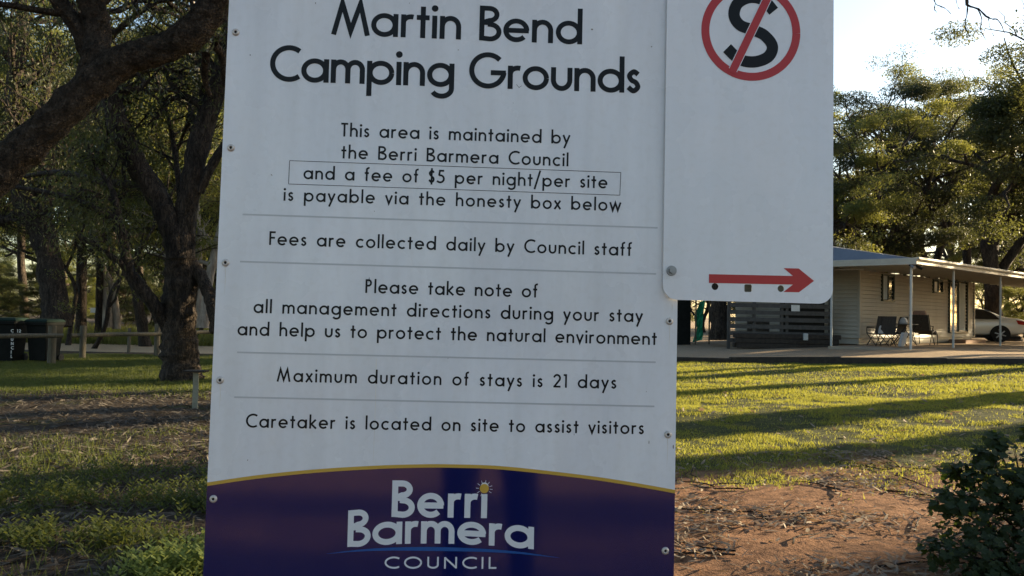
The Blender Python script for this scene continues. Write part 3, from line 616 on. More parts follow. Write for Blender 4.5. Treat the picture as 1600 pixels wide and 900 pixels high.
# mid distance many-limbed tree
def gd(px, py, Y): q = at(px, py, Y); return q
b0 = at(285, 598, 15.9)
limb_tree('spreading_gum_tree', 'many-limbed dark tree beside the white information board', [
  (ip((285,604,15.9),(283,585,15.9),(280,540,15.9),(279,490,15.9),(283,440,15.9),(283,405,15.9)), [.44,.37,.32,.31,.31,.29]),
  (ip((283,420,15.9),(268,360,15.9),(245,305,15.9),(212,255,15.8),(192,215,15.7),(176,165,15.6),(165,110,15.5),(155,40,15.4),(140,-60,15.3)), [.22,.21,.205,.20,.20,.18,.16,.13,.10]),
  (ip((287,420,15.9),(288,360,16),(298,290,16),(314,215,16.1),(335,150,16.2),(350,90,16.2),(365,0,16.3),(380,-90,16.4)), [.22,.20,.20,.21,.19,.16,.13,.09]),
  (ip((262,510,15.8),(240,475,15.6),(204,428,15.4),(195,390,15.3),(186,350,15.2),(160,332,15.1),(113,311,15),(64,299,14.9),(20,292,14.9)), [.13,.125,.12,.09,.075,.065,.055,.045,.03]),
  (ip((204,428,15.4),(185,408,15.2),(160,392,15.1),(121,366,15)), [.06,.055,.05,.04]),
  (ip((186,350,15.2),(183,325,15.2),(172,290,15.2),(150,262,15.2)), [.07,.06,.05,.03]),
  (ip((298,410,15.9),(318,440,15.8),(333,480,15.6),(338,520,15.5)), [.13,.12,.12,.11]),
  (ip((240,305,15.9),(215,290,16.2),(165,285,16.6),(95,270,17),(40,275,17.3)), [.09,.085,.075,.06,.04]),
  (ip((310,300,16),(330,260,16),(352,225,16)), [.10,.09,.07]),
  (ip((283,330,16),(275,250,16.5),(262,180,17),(240,110,17.5)), [.06,.05,.04,.03])],
  M['bark'], 'leaf', {1: (12, 1.9, .55), 2: (16, 2.4, .45), 3: (4, 1.2, .5), 4: (2, .9, .5), 5: (3, 1.3, .3), 7: (6, 1.6, .3), 9: (8, 1.6, .2)}, 20000, 33, .20, .12, .026, 14, .06)
limb_tree('dark_gum_tree', 'dark twisted tree standing behind the wheelie bins', [
  (ip((90,512,27),(84,460,27),(75,400,27),(60,350,27),(40,320,27),(30,250,27),(20,150,27),(35,40,27),(20,-60,27)), [.46,.40,.38,.40,.36,.30,.25,.2,.14]),
  (ip((60,352,27),(75,310,27),(78,250,27),(70,160,27),(90,60,27)), [.22,.2,.16,.14,.1]),
  (ip((42,325,27),(10,345,27),(-20,350,27)), [.18,.15,.1])], M['bark'], 'leaf', {0: (10, 3, .5), 1: (10, 2.8, .3), 2: (4, 2, .4)}, 15000, 34, .34, .13, .034, 12, .06)
limb_tree('split_gum_tree', 'sunlit pinkish trunk standing close against the left sign edge', [
  (ip((312,512,30),(311,460,30),(309,400,30),(307,340,30),(302,250,30),(310,150,30),(300,0,30)), [.19,.16,.15,.15,.14,.12,.09]),
  (ip((318,512,29),(322,470,29),(330,420,29),(340,380,29),(352,330,29)), [.18,.16,.16,.15,.13])], M['gum'], 'leaf_lit_gold', {0: (10, 2.6, .4), 1: (4, 2.0, .5)}, 16000, 35, .5, .17, .04, 10, .04)
# trees beyond the cabin
def rp(px, Y): return at(px, 480, Y).x
for px, Y, h, i, key, rz, lab, wd in (
  (1345, 42, 11.8, 8, 'leaf_lit_gold', .6, 'golden-lit gum rising behind the cabin roof next to the sign', 1.15),
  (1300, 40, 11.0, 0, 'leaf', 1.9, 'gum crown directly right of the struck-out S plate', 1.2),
  (1385, 44, 13.0, 5, 'leaf_shade_blue', 4.0, 'rounded blue-green gum crown left of the tall trees', 1.2),
  (1480, 44, 13.6, 7, 'leaf_shade_blue', 5.5, 'blue-green gum rising above the cabin door', 1.2),
  (1250, 45, 11.5, 0, 'leaf_shade_blue', 2.2, 'gum tree mostly hidden behind the struck-out S plate', 1.2),
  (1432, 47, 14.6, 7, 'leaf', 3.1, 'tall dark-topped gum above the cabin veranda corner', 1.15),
  (1400, 56, 15.5, 0, 'leaf_lit_gold', 1.0, 'farther yellow-green gum seen through gaps above the cabin', 1.2),
  (1510, 50, 15.8, 8, 'leaf_lit_gold', 4.4, 'gum with open branching above the middle veranda post', 1.2),
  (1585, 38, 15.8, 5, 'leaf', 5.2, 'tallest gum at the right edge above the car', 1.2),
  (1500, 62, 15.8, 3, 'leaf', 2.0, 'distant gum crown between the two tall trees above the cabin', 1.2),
  (1640, 52, 16, 1, 'leaf_shade_blue', 0.5, 'blue-green gum partly cut by the right frame edge', 1.2)):
    tree(i, key, rp(px, Y), Y, h, rz, lab, wide=wd)
for k, (px, Y, h) in enumerate(((1320, 50, 6), (1390, 52, 5.5), (1455, 54, 6.0), (1530, 56, 5.5), (1600, 47, 4.6), (1660, 52, 6), (1200, 48, 7), (1100, 46, 7), (1565, 62, 9), (1700, 42, 7), (1130, 60, 9), (1260, 60, 9))):
    tree(2, ('leaf_lit_gold', 'leaf')[k % 2], rp(px, Y), Y, h, k*1.3, 'bushy green growth filling in behind the cabin', 'bushes behind the cabin', 'bush', 1.3)
# trees right of the frame that shade the park; bushy ones added for shade
for k, (x, y, h, i, wd) in enumerate(((24, 18.6, 14.6, 4, 1.9), (24.6, 17.6, 14.4, 4, 1.5), (24.5, 22.2, 13.5, 4, 1.2), (25.5, 25.2, 13.5, 4, 1.5), (24.5, 26.6, 13, 4, 1.0), (24, 13.2, 9.0, 2, .6), (24.5, 11.3, 9.0, 2, .5), (24, 8.6, 9.5, 2, .95), (24.5, 31.0, 5.5, 2, 1.2), (28, 33, 5.6, 2, 1.2), (22.0, 28.6, 5.5, 2, 1.1), (25.5, 36.4, 6, 2, 1.0), (33, 40, 9, 0, 1.2))):
    tree(i, 'leaf', x, y, h, k*1.9, 'park tree standing outside the right of the view and shading the lawn', 'shade trees right of the view', wide=wd)
for k, (x, y, h, wd) in enumerate(((-1.2, 11.6, 6.5, .85), (-1.8, 17.5, 8.0, .9), (-1.2, 22.5, 6.5, .8))):  # trees added out of sight to keep sun off the left ground
    tree(2, 'leaf', x, y, h, k*1.4, 'unseen bushy tree added behind the information board to shade the left', 'added shade trees behind the board', wide=wd)
# trees added behind the camera to block skylight; seen only in the sign's gloss
for k, (x, y, h, i) in enumerate(((-9, -21, 6.5, 0), (5, -23, 7, 5), (-18, -15, 11, 1), (15, -19, 9, 0), (-26, -8, 12, 5), (24, -15, 10, 0), (-16, 1, 13, 0), (-11, -4, 13, 3))):
    tree(i, 'leaf', x, y, h, k*1.9, 'unseen park tree added behind the viewer to hold back skylight', 'added trees behind the viewer', wide=1.3)
# the photographer, mirrored faintly in the glossy navy print
def skin_mask():                          # bare hands (towards the board) and head; clothes elsewhere
    t = M['dark_cloth'].node_tree; p = t.nodes['Principled BSDF']; src = p.inputs['Base Color'].links[0].from_socket
    tc = t.nodes.new('ShaderNodeTexCoord'); sx = t.nodes.new('ShaderNodeSeparateXYZ'); nlink(t, tc.outputs['Object'], sx.inputs[0])
    a = t.nodes.new('ShaderNodeMath'); a.operation = 'GREATER_THAN'; a.inputs[1].default_value = 1.475; nlink(t, sx.outputs['Z'], a.inputs[0])
    b = t.nodes.new('ShaderNodeMath'); b.operation = 'GREATER_THAN'; b.inputs[1].default_value = -.175; nlink(t, sx.outputs['Y'], b.inputs[0])
    c = t.nodes.new('ShaderNodeMath'); c.operation = 'MAXIMUM'; nlink(t, a.outputs[0], c.inputs[0]); nlink(t, b.outputs[0], c.inputs[1])
    m = t.nodes.new('ShaderNodeMix'); m.data_type = 'RGBA'; nlink(t, c.outputs[0], m.inputs[0]); nlink(t, src, m.inputs[6]); m.inputs[7].default_value = (.45, .27, .19, 1); nlink(t, m.outputs[2], p.inputs['Base Color'])
skin_mask()
def person():
    J = {'hip':(.0,-.50,.92),'waist':(.0,-.49,1.08),'chest':(.0,-.50,1.30),'neck':(.0,-.47,1.47),'head':(.0,-.44,1.56),'crown':(.0,-.46,1.68),
         'ls':(-.17,-.50,1.40),'le':(-.27,-.42,1.14),'lw':(-.08,-.17,1.20),'rs':(.17,-.50,1.40),'re':(.27,-.42,1.14),'rw':(.08,-.17,1.20),
         'lh':(-.10,-.50,.90),'lk':(-.12,-.47,.50),'la':(-.13,-.52,.08),'lt':(-.14,-.36,.03),'rh':(.10,-.50,.90),'rk':(.12,-.47,.50),'ra':(.13,-.52,.08),'rt':(.14,-.36,.03)}
    Rr = {'hip':.15,'waist':.155,'chest':.175,'neck':.055,'head':.085,'crown':.07,'ls':.085,'le':.045,'lw':.03,'rs':.085,'re':.045,'rw':.03,'lh':.095,'lk':.065,'la':.042,'lt':.035,'rh':.095,'rk':.065,'ra':.042,'rt':.035}
    E = [('hip','waist'),('waist','chest'),('chest','neck'),('neck','head'),('head','crown'),('chest','ls'),('ls','le'),('le','lw'),('chest','rs'),('rs','re'),('re','rw'),('hip','lh'),('lh','lk'),('lk','la'),('la','lt'),('hip','rh'),('rh','rk'),('rk','ra'),('ra','rt')]
    for sd, sg in (('l', -1), ('r', 1)):
        w_ = J[sd+'w']
        for f_ in range(5):
            a_ = sd+'f%d' % f_; b_ = a_+'t'; J[a_] = (w_[0]-sg*.012+sg*.0, w_[1]+.05-.006*f_, w_[2]+.045-.022*f_); J[b_] = (w_[0]-sg*.045, w_[1]+.075-.008*f_, w_[2]+.045-.022*f_)
            Rr[a_] = .010; Rr[b_] = .008; E += [(sd+'w', a_), (a_, b_)]
    K = list(J); me = bpy.data.meshes.new('body'); me.from_pydata([J[k] for k in K], [(K.index(a), K.index(b)) for a, b in E], [])
    t_ = empty('person', (.10, -.42, gzf(0, -.5))); tag(t_, 'person in dark clothes photographing the board, mirrored in its navy print', 'person')
    o = link('body', me, M['dark_cloth'], t_); o.location = (0, .5, 0); o.scale = (1.15, 1, 1)
    md = o.modifiers.new('skin', 'SKIN'); sv = me.skin_vertices[0] if me.skin_vertices else None
    if sv:
        for k, n_ in enumerate(K): sv.data[k].radius = (Rr[n_], Rr[n_]); sv.data[k].use_root = (n_ == 'hip')
    o.modifiers.new('sub', 'SUBSURF').levels = 1; o.modifiers['sub'].render_levels = 2
    o.material_slots  # clothing covers the body
    b_ = MB(); b_.loft([[(.095*r*math.cos(q), -.46+.5+.105*r*math.sin(q), 1.60+z) for q in np.linspace(0, 2*math.pi, 16, endpoint=False)] for r, z in ((.95, 0), (1.02, .05), (.85, .10), (.4, .13))]); b_.build('hair', M['dark'], t_, smooth=True)
    f_ = MB(); f_.cyl((0, .135, 1.60), (0, .165, 1.575), .010, .016, 8).box((0, .136, 1.535), (.045, .012, .010), bevel=.003); f_.build('face', M['skin'], t_)
    for sx_ in (-1, 1):
        MB().cyl((sx_*.034, .128, 1.612), (sx_*.034, .140, 1.612), .012, .009, 10).build('eye', M['dark'], t_); MB().box((sx_*.095, .04, 1.59), (.014, .03, .055), bevel=.005).build('ear', M['skin'], t_)
    ph = MB().box((0, -.065, 1.25), (.15, .008, .074), bevel=.003).build('phone', M['dark']); tag(ph, 'dark phone held sideways by the person facing the board', 'phone')
person()
# dead twigs hanging from above on the right
twl = [(ip((1545,-60,9),(1510,0,9),(1528,14,9),(1545,28,9),(1560,32,9),(1570,52,9)), [.02,.013,.010,.008,.006,.003]),
 (ip((1512,0,9),(1511,20,9),(1508,40,9),(1516,58,9)), [.010,.007,.005,.003]),
 (ip((1528,14,9),(1534,30,9),(1532,45,9),(1540,62,9)), [.008,.006,.005,.003]),
 (ip((1490,-30,9),(1495,5,9),(1500,15,9)), [.008,.006,.003]),
 (ip((1455,-20,9),(1462,5,9),(1475,12,9),(1486,22,9)), [.009,.006,.005,.003]), (ip((1462,5,9),(1460,14,9),(1464,20,9)), [.005,.004,.003]),
 (ip((1545,28,9),(1546,40,9),(1553,56,9)), [.005,.004,.002]), (ip((1545,-60,9),(1490,-30,9),(1455,-20,9)), [.014,.01,.009]), (ip((1530,-24,9),(1585,-10,9),(1600,8,9)), [.007,.005,.003])]
V, Fc = tube_arrays([smooth_path(a, b, 4) for a, b in twl], 5); V = V + np.random.default_rng(5).normal(0, .003, V.shape)
o = link('hanging_branch', npmesh('hanging_branch', V, Fc), M['bark']); tag(o, 'bare dead branch hanging into the sky at upper right', 'branch')

# ------------------------------------------------------------------ CABIN
C0 = Vector((11.33, 23.7)); e1 = Vector((.735, .678)).normalized(); e2 = Vector((-e1.y, e1.x)); ZG = gzf(11.4, 24)
ang = math.atan2(e1.y, e1.x)
cabin = empty('cabin', (C0.x, C0.y, ZG), ang); tag(cabin, 'cream weatherboard cabin with blue-grey roof and long veranda', 'building')
WA0, WA1, WB = 2.0, 12.2, 2.4; HE = 2.40; HW = 2.42; FL = .22
CM = Matrix.Translation((C0.x, C0.y, ZG)) @ Matrix.Rotation(ang, 4, 'Z')
def onwall(px, py, b=WB):
    inv = CM.inverted(); o_ = inv @ CAM; d = (inv.to_3x3() @ ray(px, py)); k = (b-o_.y)/d.y; q = o_+d*k; return q.x, q.z
MB().box(((WA0+WA1)/2, WB+2.3, 1.2), (WA1-WA0-.06, 4.5, 2.35)).build('wall_core', M['cream'], cabin)
NBD = 17; bh = (HW-FL)/NBD
def wboard(L):
    b = MB(); s = [(-L/2, .014), (-L/2, -.018), (-L/2, .0)]
    prof = [(0, -.034), (bh*.05, -.040), (bh*.97, -.004), (bh*.99, .012), (0, .012)]
    b.loft([[(x, y, z) for z, y in prof] for x in (-L/2, L/2)]); return b
bo = wboard(WA1-WA0).build('weatherboard', M['cream'], cabin)
bo.location = ((WA0+WA1)/2, WB+.03, FL)
for k in range(1, NBD):
    c_ = bo.copy(); col.objects.link(c_); c_.location.z = FL+bh*k
be = wboard(4.5).build('weatherboard', M['cream'], cabin); be.rotation_euler.z = -math.pi/2; be.location = (WA0+.01, WB+2.3, FL)
for k in range(1, NBD):
    c_ = be.copy(); col.objects.link(c_); c_.location.z = FL+bh*k
for a_ in (WA0-.01, WA1): MB().box((a_, WB+.005, FL+(HW-FL)/2), (.07, .07, HW-FL)).build('corner_trim', M['cream'], cabin)
MB().box((WA0+2.2, WB+2.35, .10), (4.2, 4.3, .2)).build('dark_subfloor', M['wood_dark'], cabin)
MB().box(((WA0+WA1)/2, WB+2.35, .08), (WA1-WA0-.2, 4.3, .28)).build('base', M['brick'], cabin)
for z_, h_ in ((.05, .07), (.14, .07)):
    MB().box(((WA0+8.2)/2, WB+.05, z_), (8.2-WA0, .06, h_)).build('skirting_board', M['cream'], cabin)
# veranda roof, fascias
VA1 = 18.5
MB().box((VA1/2-.1, 1.25, HE+.12), (VA1+.2, 2.9, .05)).build('veranda_roof', M['fascia'], cabin)
MB().box((.2+1.0, 4.2, HE+.12), (2.3, 3.1, .05)).build('veranda_roof', M['fascia'], cabin)
for k, hh in enumerate((.085, .085)):
    MB().box((VA1/2-.1, -.22-.012*k, HE+.05+.09*k), (VA1+.24+.02*k, .03, hh), bevel=.006).build('long_fascia', M['fascia'], cabin)
MB().box((VA1/2-.1, -.275, HE+.165), (VA1+.3, .09, .07), bevel=.015).build('gutter', M['fascia'], cabin)
MB().box((-.235, 2.7, HE+.09), (.03, 5.9, .19), bevel=.006).build('end_fascia', M['fascia'], cabin)
for a_ in np.arange(.4, VA1, .9): MB().box((float(a_), 1.1, HE+.045), (.05, 2.5, .09)).build('rafter', M['fascia'], cabin)
# main roof (gable, ridge along the long side)
RZ = 3.42
def roof_slab(b0, z0, b1, z1, nm):
    L = WA1+.6; m = MB(); n = 60
    dv = Vector((0, b1-b0, z1-z0)); nrm = Vector((0, -(z1-z0), b1-b0)).normalized()
    for u_ in range(n):                      # corrugated sheet ribs
        x0 = .45+L*u_/n; x1 = .45+L*(u_+1)/n; xm = (x0+x1)/2; r = .02
        prof = [(x0, 0), (x0+(x1-x0)*.3, 0), (x0+(x1-x0)*.4, r), (x0+(x1-x0)*.6, r), (x0+(x1-x0)*.7, 0), (x1, 0)]
        for (xa, ha), (xb, hb) in zip(prof[:-1], prof[1:]):
            m.poly([Vector((xa, b0, z0))+nrm*ha, Vector((xb, b0, z0))+nrm*hb, Vector((xb, b1, z1))+nrm*hb, Vector((xa, b1, z1))+nrm*ha])
    return m.build(nm, M['roof'], cabin)
roof_slab(.9, HE+.22, 4.7, RZ, 'roof_sheet'); roof_slab(8.6, HE+.22, 4.7, RZ-.003, 'roof_sheet')
MB().cyl((.4, 4.7, RZ+.01), (WA1+1, 4.7, RZ+.01), .05, n=8).build('ridge_cap', M['aluminium'], cabin)
gp_ = MB(); gp_.poly([(-.2, -.15, HE+.17), (-.2, 8.6, HE+.17), (.55, 4.7, RZ+.02)]); gp_.poly([(-.2, -.15, HE+.17), (.55, 4.7, RZ+.02), (.9, .9, HE+.24)]); gp_.build('end_roof_sheet', M['roof'], cabin)
pp = MB().cyl((0, 0, -.1), (0, 0, HE), .035, n=10).build('veranda_post', M['post'], cabin); pp.location = (0, 0, 0)
for a_, b_ in ((3.2, 0), (7.5, 0), (12.6, 0), (17.2, 0), (0, 2.35), (13.5, 5.4)):
    c_ = pp.copy(); col.objects.link(c_); c_.location = (a_, b_, 0)
def window(px0, px1, py0, py1, nm, pane_split=True):
    a0, _ = onwall(px0, 450, WB-.02); a1, _ = onwall(px1, 450, WB-.02); am = (px0+px1)/2; z1 = onwall(am, py0, WB-.02)[1]; z0 = onwall(am, py1, WB-.02)[1]
    wr = MB(); t_ = .05
    wr.box((a0+t_/2, WB-.02, (z0+z1)/2), (t_, .07, z1-z0)).box((a1-t_/2, WB-.02, (z0+z1)/2), (t_, .07, z1-z0)).box(((a0+a1)/2, WB-.02, z1-t_/2), (a1-a0-2*t_, .07, t_)).box(((a0+a1)/2, WB-.02, z0+t_/2), (a1-a0-2*t_, .09, t_)).box(((a0+a1)/2, WB-.025, (z0+z1)/2), (.04, .05, z1-z0-2*t_))
    f = wr.build(nm, M['frame_dark'], cabin)
    for s_ in (0, 1):
        x0 = a0+t_ if s_ == 0 else (a0+a1)/2+.02; x1 = (a0+a1)/2-.02 if s_ == 0 else a1-t_
        MB().box(((x0+x1)/2, WB+.0, (z0+z1)/2), (x1-x0, .012, z1-z0-2*t_)).build('pane', M['glass'] if s_ or nm != 'door' else M['glass'], f)
    return f, a0, a1, z0, z1
f, a0, a1, z0, z1 = window(1378, 1397, 429, 471, 'window'); MB().box((a0+(a1-a0)*.3, WB-.008, (z0+z1)/2), ((a1-a0)*.34, .004, (z1-z0)*.86)).build('curtain', M['curtain'], f)
f, a0, a1, z0, z1 = window(1458, 1473, 437, 458, 'window'); MB().box((a0+(a1-a0)*.3, WB-.008, (z0+z1)/2-.02), ((a1-a0)*.34, .004, (z1-z0)*.7)).build('curtain', M['white_paint'], f)
f, a0, a1, z0, z1 = window(1483, 1512, 438, 520, 'door'); MB().box((a0+(a1-a0)*.68, WB-.008, (z0+z1)/2), ((a1-a0)*.42, .004, (z1-z0)*.9)).build('curtain', M['curtain'], f)
MB().box(((a0+a1)/2, WB-.35, .07), ((a1-a0)*1.1, .6, .14)).build('step', M['brick'], cabin)
for px in (1412.5, 1436.5):
    a_, z_ = onwall(px, 426); MB().box((a_, WB-.03, z_), (.09, .09, .2), bevel=.01).build('wall_lamp', M['wood_dark'], cabin)
fl = MB().box((0, -.05, HE-.02), (.45, .05, .05)).build('flood_lamp_bracket', M['dark'], cabin)
for s_ in (-.18, .18): MB().cyl((s_, -.05, HE-.02), (s_*1.5, -.2, HE-.10), .032, .05, 10).build('flood_lamp', M['galv'] if s_ < 0 else M['dark'], fl)
slab = MB().box((8.8, 1.15, -.17), (18, 2.4, .34)).build('veranda_slab', M['concrete'], cabin)

# ------------------------------------------------------------------ slatted screen, timber stack, shed, tarp
def gpt(px, Y): q = at(px, 500, Y); return q.x
SY = 27.0; sx0 = gpt(1139, SY); sx1 = gpt(1298, SY); sg = gzf(8, SY)
scr = empty('slatted_screen', ((sx0+sx1)/2, SY, sg)); tag(scr, 'grey timber slatted screen under the parking plate', 'fence'); sL = sx1-sx0
ztop = at(1220, 470, SY).z-sg
for k in range(6):
    zc = at(1220, 478+11*k, SY).z-sg
    o = MB().box((0, -.03, zc), (sL, .03, .136)).build('slat', M['deck'], scr)
for f_ in (0, .25, .52, .57, 1): MB().box((-sL/2+sL*f_, .035, ztop/2+.1), (.09, .09, ztop+.3)).build('post', M['deck'], scr)
MB().box((sL*.24, .12, ztop/2), (sL*.42, .05, ztop)).build('dark_gap_sheet', M['dark'], scr)  # black sheet that fills the gaps between the slats with darkness
MB().box((-sL*.18, .35, .45), (sL*.22, .05, .9)).build('backing_board', M['deck'], scr)
nz = at(1243, 481.5, SY-.05); nt_ = MB().box((nz.x, nz.y, nz.z), (.27, .006, .20)).build('paper_notice', M['white_paint']); tag(nt_, 'small white paper notice fixed to the slatted screen', 'notice')
stk = empty('timber_stack', ((sx0+sx1)/2+.1, SY-.5, gzf(8, SY))); tag(stk, 'low stack of dark sleepers in front of the slatted screen', 'timber')
for k in range(3):
    for j in range(2):
        MB().box((random.uniform(-.05,.05)*1.0+.0, j*.22, .09+.155*k), (sL*random.uniform(.96,1.02), .2, .15), rz=random.uniform(-.01,.01), bevel=.02).build('sleeper', M['wood_dark'], stk)
bk = MB().box((gpt(1259, 26.2), 26.2, gzf(9, 26.2)+.36), (.14, .1, .22), bevel=.02).build('meter_box', M['post']); tag(bk, 'small grey box resting against the dark sleeper stack', 'box')
HX = (gpt(1040, 31), gpt(1107, 31)); sh = empty('garden_shed', ((HX[0]+HX[1])/2, 31.5, gzf(HX[0], 31))); tag(sh, 'dark garden shed half hidden behind the board edge', 'shed')
MB().box((-.35, 0, 1.0), (HX[1]-HX[0]-.7, 1.4, 2.0)).build('wall', M['bin'], sh)
MB().box((0, .0, 2.05), (HX[1]-HX[0]+.2, 1.7, .08)).build('roof', M['roof'], sh); MB().box((.28, -.7, 1.0), (.05, .05, 2.0)).build('door_post', M['wood'], sh); MB().box((.78, -.7, 1.0), (.05, .06, 2.0)).build('door_post', M['wood'], sh)
tb = bmesh.new(); vs_ = []
for i in range(9):
    z_ = .12+1.5*i/8; xx = .36+.05*math.sin(i*.9)+.16*i/8; wd = .17+.05*math.sin(i*1.3+1)
    vs_.append([tb.verts.new((xx+wd*(q-.5)*1.6, -.62+.05*math.sin(i*1.7+q*5), z_+.1*q)) for q in (0, .33, .66, 1)])
for A, B in zip(vs_[:-1], vs_[1:]):
    for j in range(3): tb.faces.new((A[j], A[j+1], B[j+1], B[j]))
tm = bpy.data.meshes.new('tarpaulin'); tb.to_mesh(tm); tb.free(); to = link('tarpaulin', tm, M['tarp']); to.location = sh.location
so_ = to.modifiers.new('s', 'SOLIDIFY'); so_.thickness = .03
tag(to, 'crumpled bright green tarpaulin hanging in the shed opening', 'tarpaulin')
limb_tree('stringybark_tree', 'rough trunk standing between the shed and slatted screen', [
  (ip((1125,531,29),(1124,500,29),(1123,470,29),(1128,400,29),(1140,300,29),(1150,180,29),(1170,60,29)), [.36,.30,.29,.27,.24,.2,.14]),
  (ip((1140,300,29),(1110,200,29),(1090,100,29)), [.16,.13,.1])], M['bark'], 'leaf', {0: (9, 1.6, .6), 1: (6, 1.6, .5)}, 16000, 38, .26, .12, .036, 12, .06)
# kerb of old sleepers between lawn and yard
kb = empty('garden_edging', (4.1, 20.8, 0)); tag(kb, 'low dark sleeper edging between the lawn and gravel yard', 'edging')
xk = -2.0; rk = random.Random(4)
while xk < 16:
    L = rk.uniform(1.9, 2.6); x0 = xk; x1 = xk+L*.856; y0 = float(kerbY(x0)); y1 = float(kerbY(x1))
    o = MB().box((0, 0, 0), (math.hypot(x1-x0, y1-y0)+.05, .15, .26), bevel=.02).build('sleeper', M['wood_dark'], kb)
    o.location = ((x0+x1)/2-4.1, (y0+y1)/2-20.8+rk.uniform(-.04, .04), (gzf(x0, y0)+gzf(x1, y1))/2+.0+rk.uniform(-.03, .03)); o.rotation_euler = (0, rk.uniform(-.012, .012)-math.atan2(gzf(x1, y1)-gzf(x0, y0), 2), math.atan2(y1-y0, x1-x0)); xk = x1+.01

# ------------------------------------------------------------------ camp furniture on the veranda
def wpt(a, b, z): return CM @ Vector((a, b, z))
def camp_chair(a, b, rz, label, cushion=None, group='folding camp chairs on the veranda', back='canvas'):
    t_ = empty('camp_chair', wpt(a, b, .02), rz); t_.scale = (.84, .84, .9); tag(t_, label, 'chair', group)
    for s_ in (-.26, .26):
        MB().path([(s_, -.25, 0), (s_, .22, .45), (s_, .30, .62)], .013).build('leg', M['dark'], t_)
        MB().path([(s_, .30, 0), (s_, -.26, .42), (s_, -.26, .62), (s_, .22, .64)], .013).build('leg', M['dark'], t_)
        MB().box((s_, -.03, .64), (.05, .42, .025), bevel=.008).build('armrest', M['dark'], t_)
    seat = MB(); seat.loft([[(x, y, z-.012*(1-(abs(x)/.26)**2)*3) for x in np.linspace(-.25, .25, 5)]+[(x, y, z-.03) for x in np.linspace(.25, -.25, 5)] for y, z in ((-.25, .45), (0, .42), (.22, .41))]); seat.build('seat', M['canvas'], t_)
    bk_ = MB(); bk_.loft([[(x, y, z) for x in (-.25, 0, .25)]+[(x, y+.02, z) for x in (.25, 0, -.25)] for y, z in ((.22, .42), (.29, .7), (.38, 1.02))]); bk_.build('backrest', M[back], t_)
    return t_
def px2ab(px, b): a, _ = onwall(px, 500, b); return a
ch = camp_chair(px2ab(1371, 1.7), 1.7, ang+2.6, 'left folding camp chair with a pale cloth over it by the cabin wall')
c1 = MB().box((0, .25, .62), (.3, .12, .42), bevel=.04).build('draped_cloth', M['pale_cloth'], ch)
camp_chair(px2ab(1384, 1.5), 1.5, ang+2.3, 'reclined folding camp chair nearest the corner post')
camp_chair(px2ab(1399, 1.9), 1.9, ang+2.9, 'folding camp chair with its back against the wall beside the table')
tb_ = empty('camp_table', wpt(px2ab(1413, 1.6), 1.6, .02), ang); tag(tb_, 'small folding table between the chairs on the veranda', 'table')
MB().box((0, 0, .68), (.9, .55, .035), bevel=.008).build('table_top', M['deck'], tb_)
for s_ in (-.38, .38):
    MB().path([(s_, -.24, 0), (s_, .24, .66)], .014).build('leg', M['dark'], tb_); MB().path([(s_, .24, 0), (s_, -.24, .66)], .014).build('leg', M['dark'], tb_)
cl = MB(); cl.loft([[(.16*math.cos(q)*r, .12*math.sin(q)*r, z) for q in np.linspace(0, 2*math.pi, 10, endpoint=False)] for r, z in ((.8, 0), (1, .06), (.8, .15), (.3, .2))]); o = cl.build('cloth_bundle', M['pale_cloth']); o.location = wpt(px2ab(1411, 1.6), 1.6, .72); tag(o, 'pale bundle lying on the small folding table', 'cloth')
bg_ = MB(); bg_.box((0, 0, .22), (.32, .1, .44), bevel=.03); o = bg_.build('white_bag', M['pale_cloth']); o.location = wpt(px2ab(1408, 1.0), 1.0, .02); o.rotation_euler = (.25, 0, ang); tag(o, 'pale upright bag on the ground before the table', 'bag')
lg = empty('lounge_chair', wpt(px2ab(1442, 1.6), 1.6, .02), ang+.15); tag(lg, 'long folding lounge chair with a tan pillow', 'lounge chair')
sp_ = [(-.55, 1.0), (-.25, .5), (.1, .42), (.45, .50), (.75, .36)]
b_ = MB(); b_.loft([[(x, -.27, z), (x, .27, z), (x, .27, z-.03), (x, -.27, z-.03)] for x, z in sp_]); b_.build('seat', M['canvas'], lg)
for s_ in (-.29, .29):
    MB().path([(x, s_, z) for x, z in sp_], .014).build('side_rail', M['dark'], lg)
    MB().path([(-.35, s_, 0), (.15, s_, .62), (-.30, s_, .64)], .013).build('leg', M['dark'], lg); MB().path([(.35, s_, 0), (-.2, s_, .5)], .013).build('leg', M['dark'], lg); MB().path([(.75, s_, .36), (.85, s_, 0), (.3, s_, 0)], .013).build('leg', M['dark'], lg)
b_ = MB(); b_.box((0, 0, 0), (.16, .42, .34), bevel=.06); o = b_.build('pillow', M['tan'], None); o.location = lg.location; o.rotation_euler = (0, -.5, ang+.15); o.location = lg.matrix_basis @ Vector((-.44, 0, .98)); tag(o, 'reddish tan pillow propped on the lounge chair back', 'pillow')
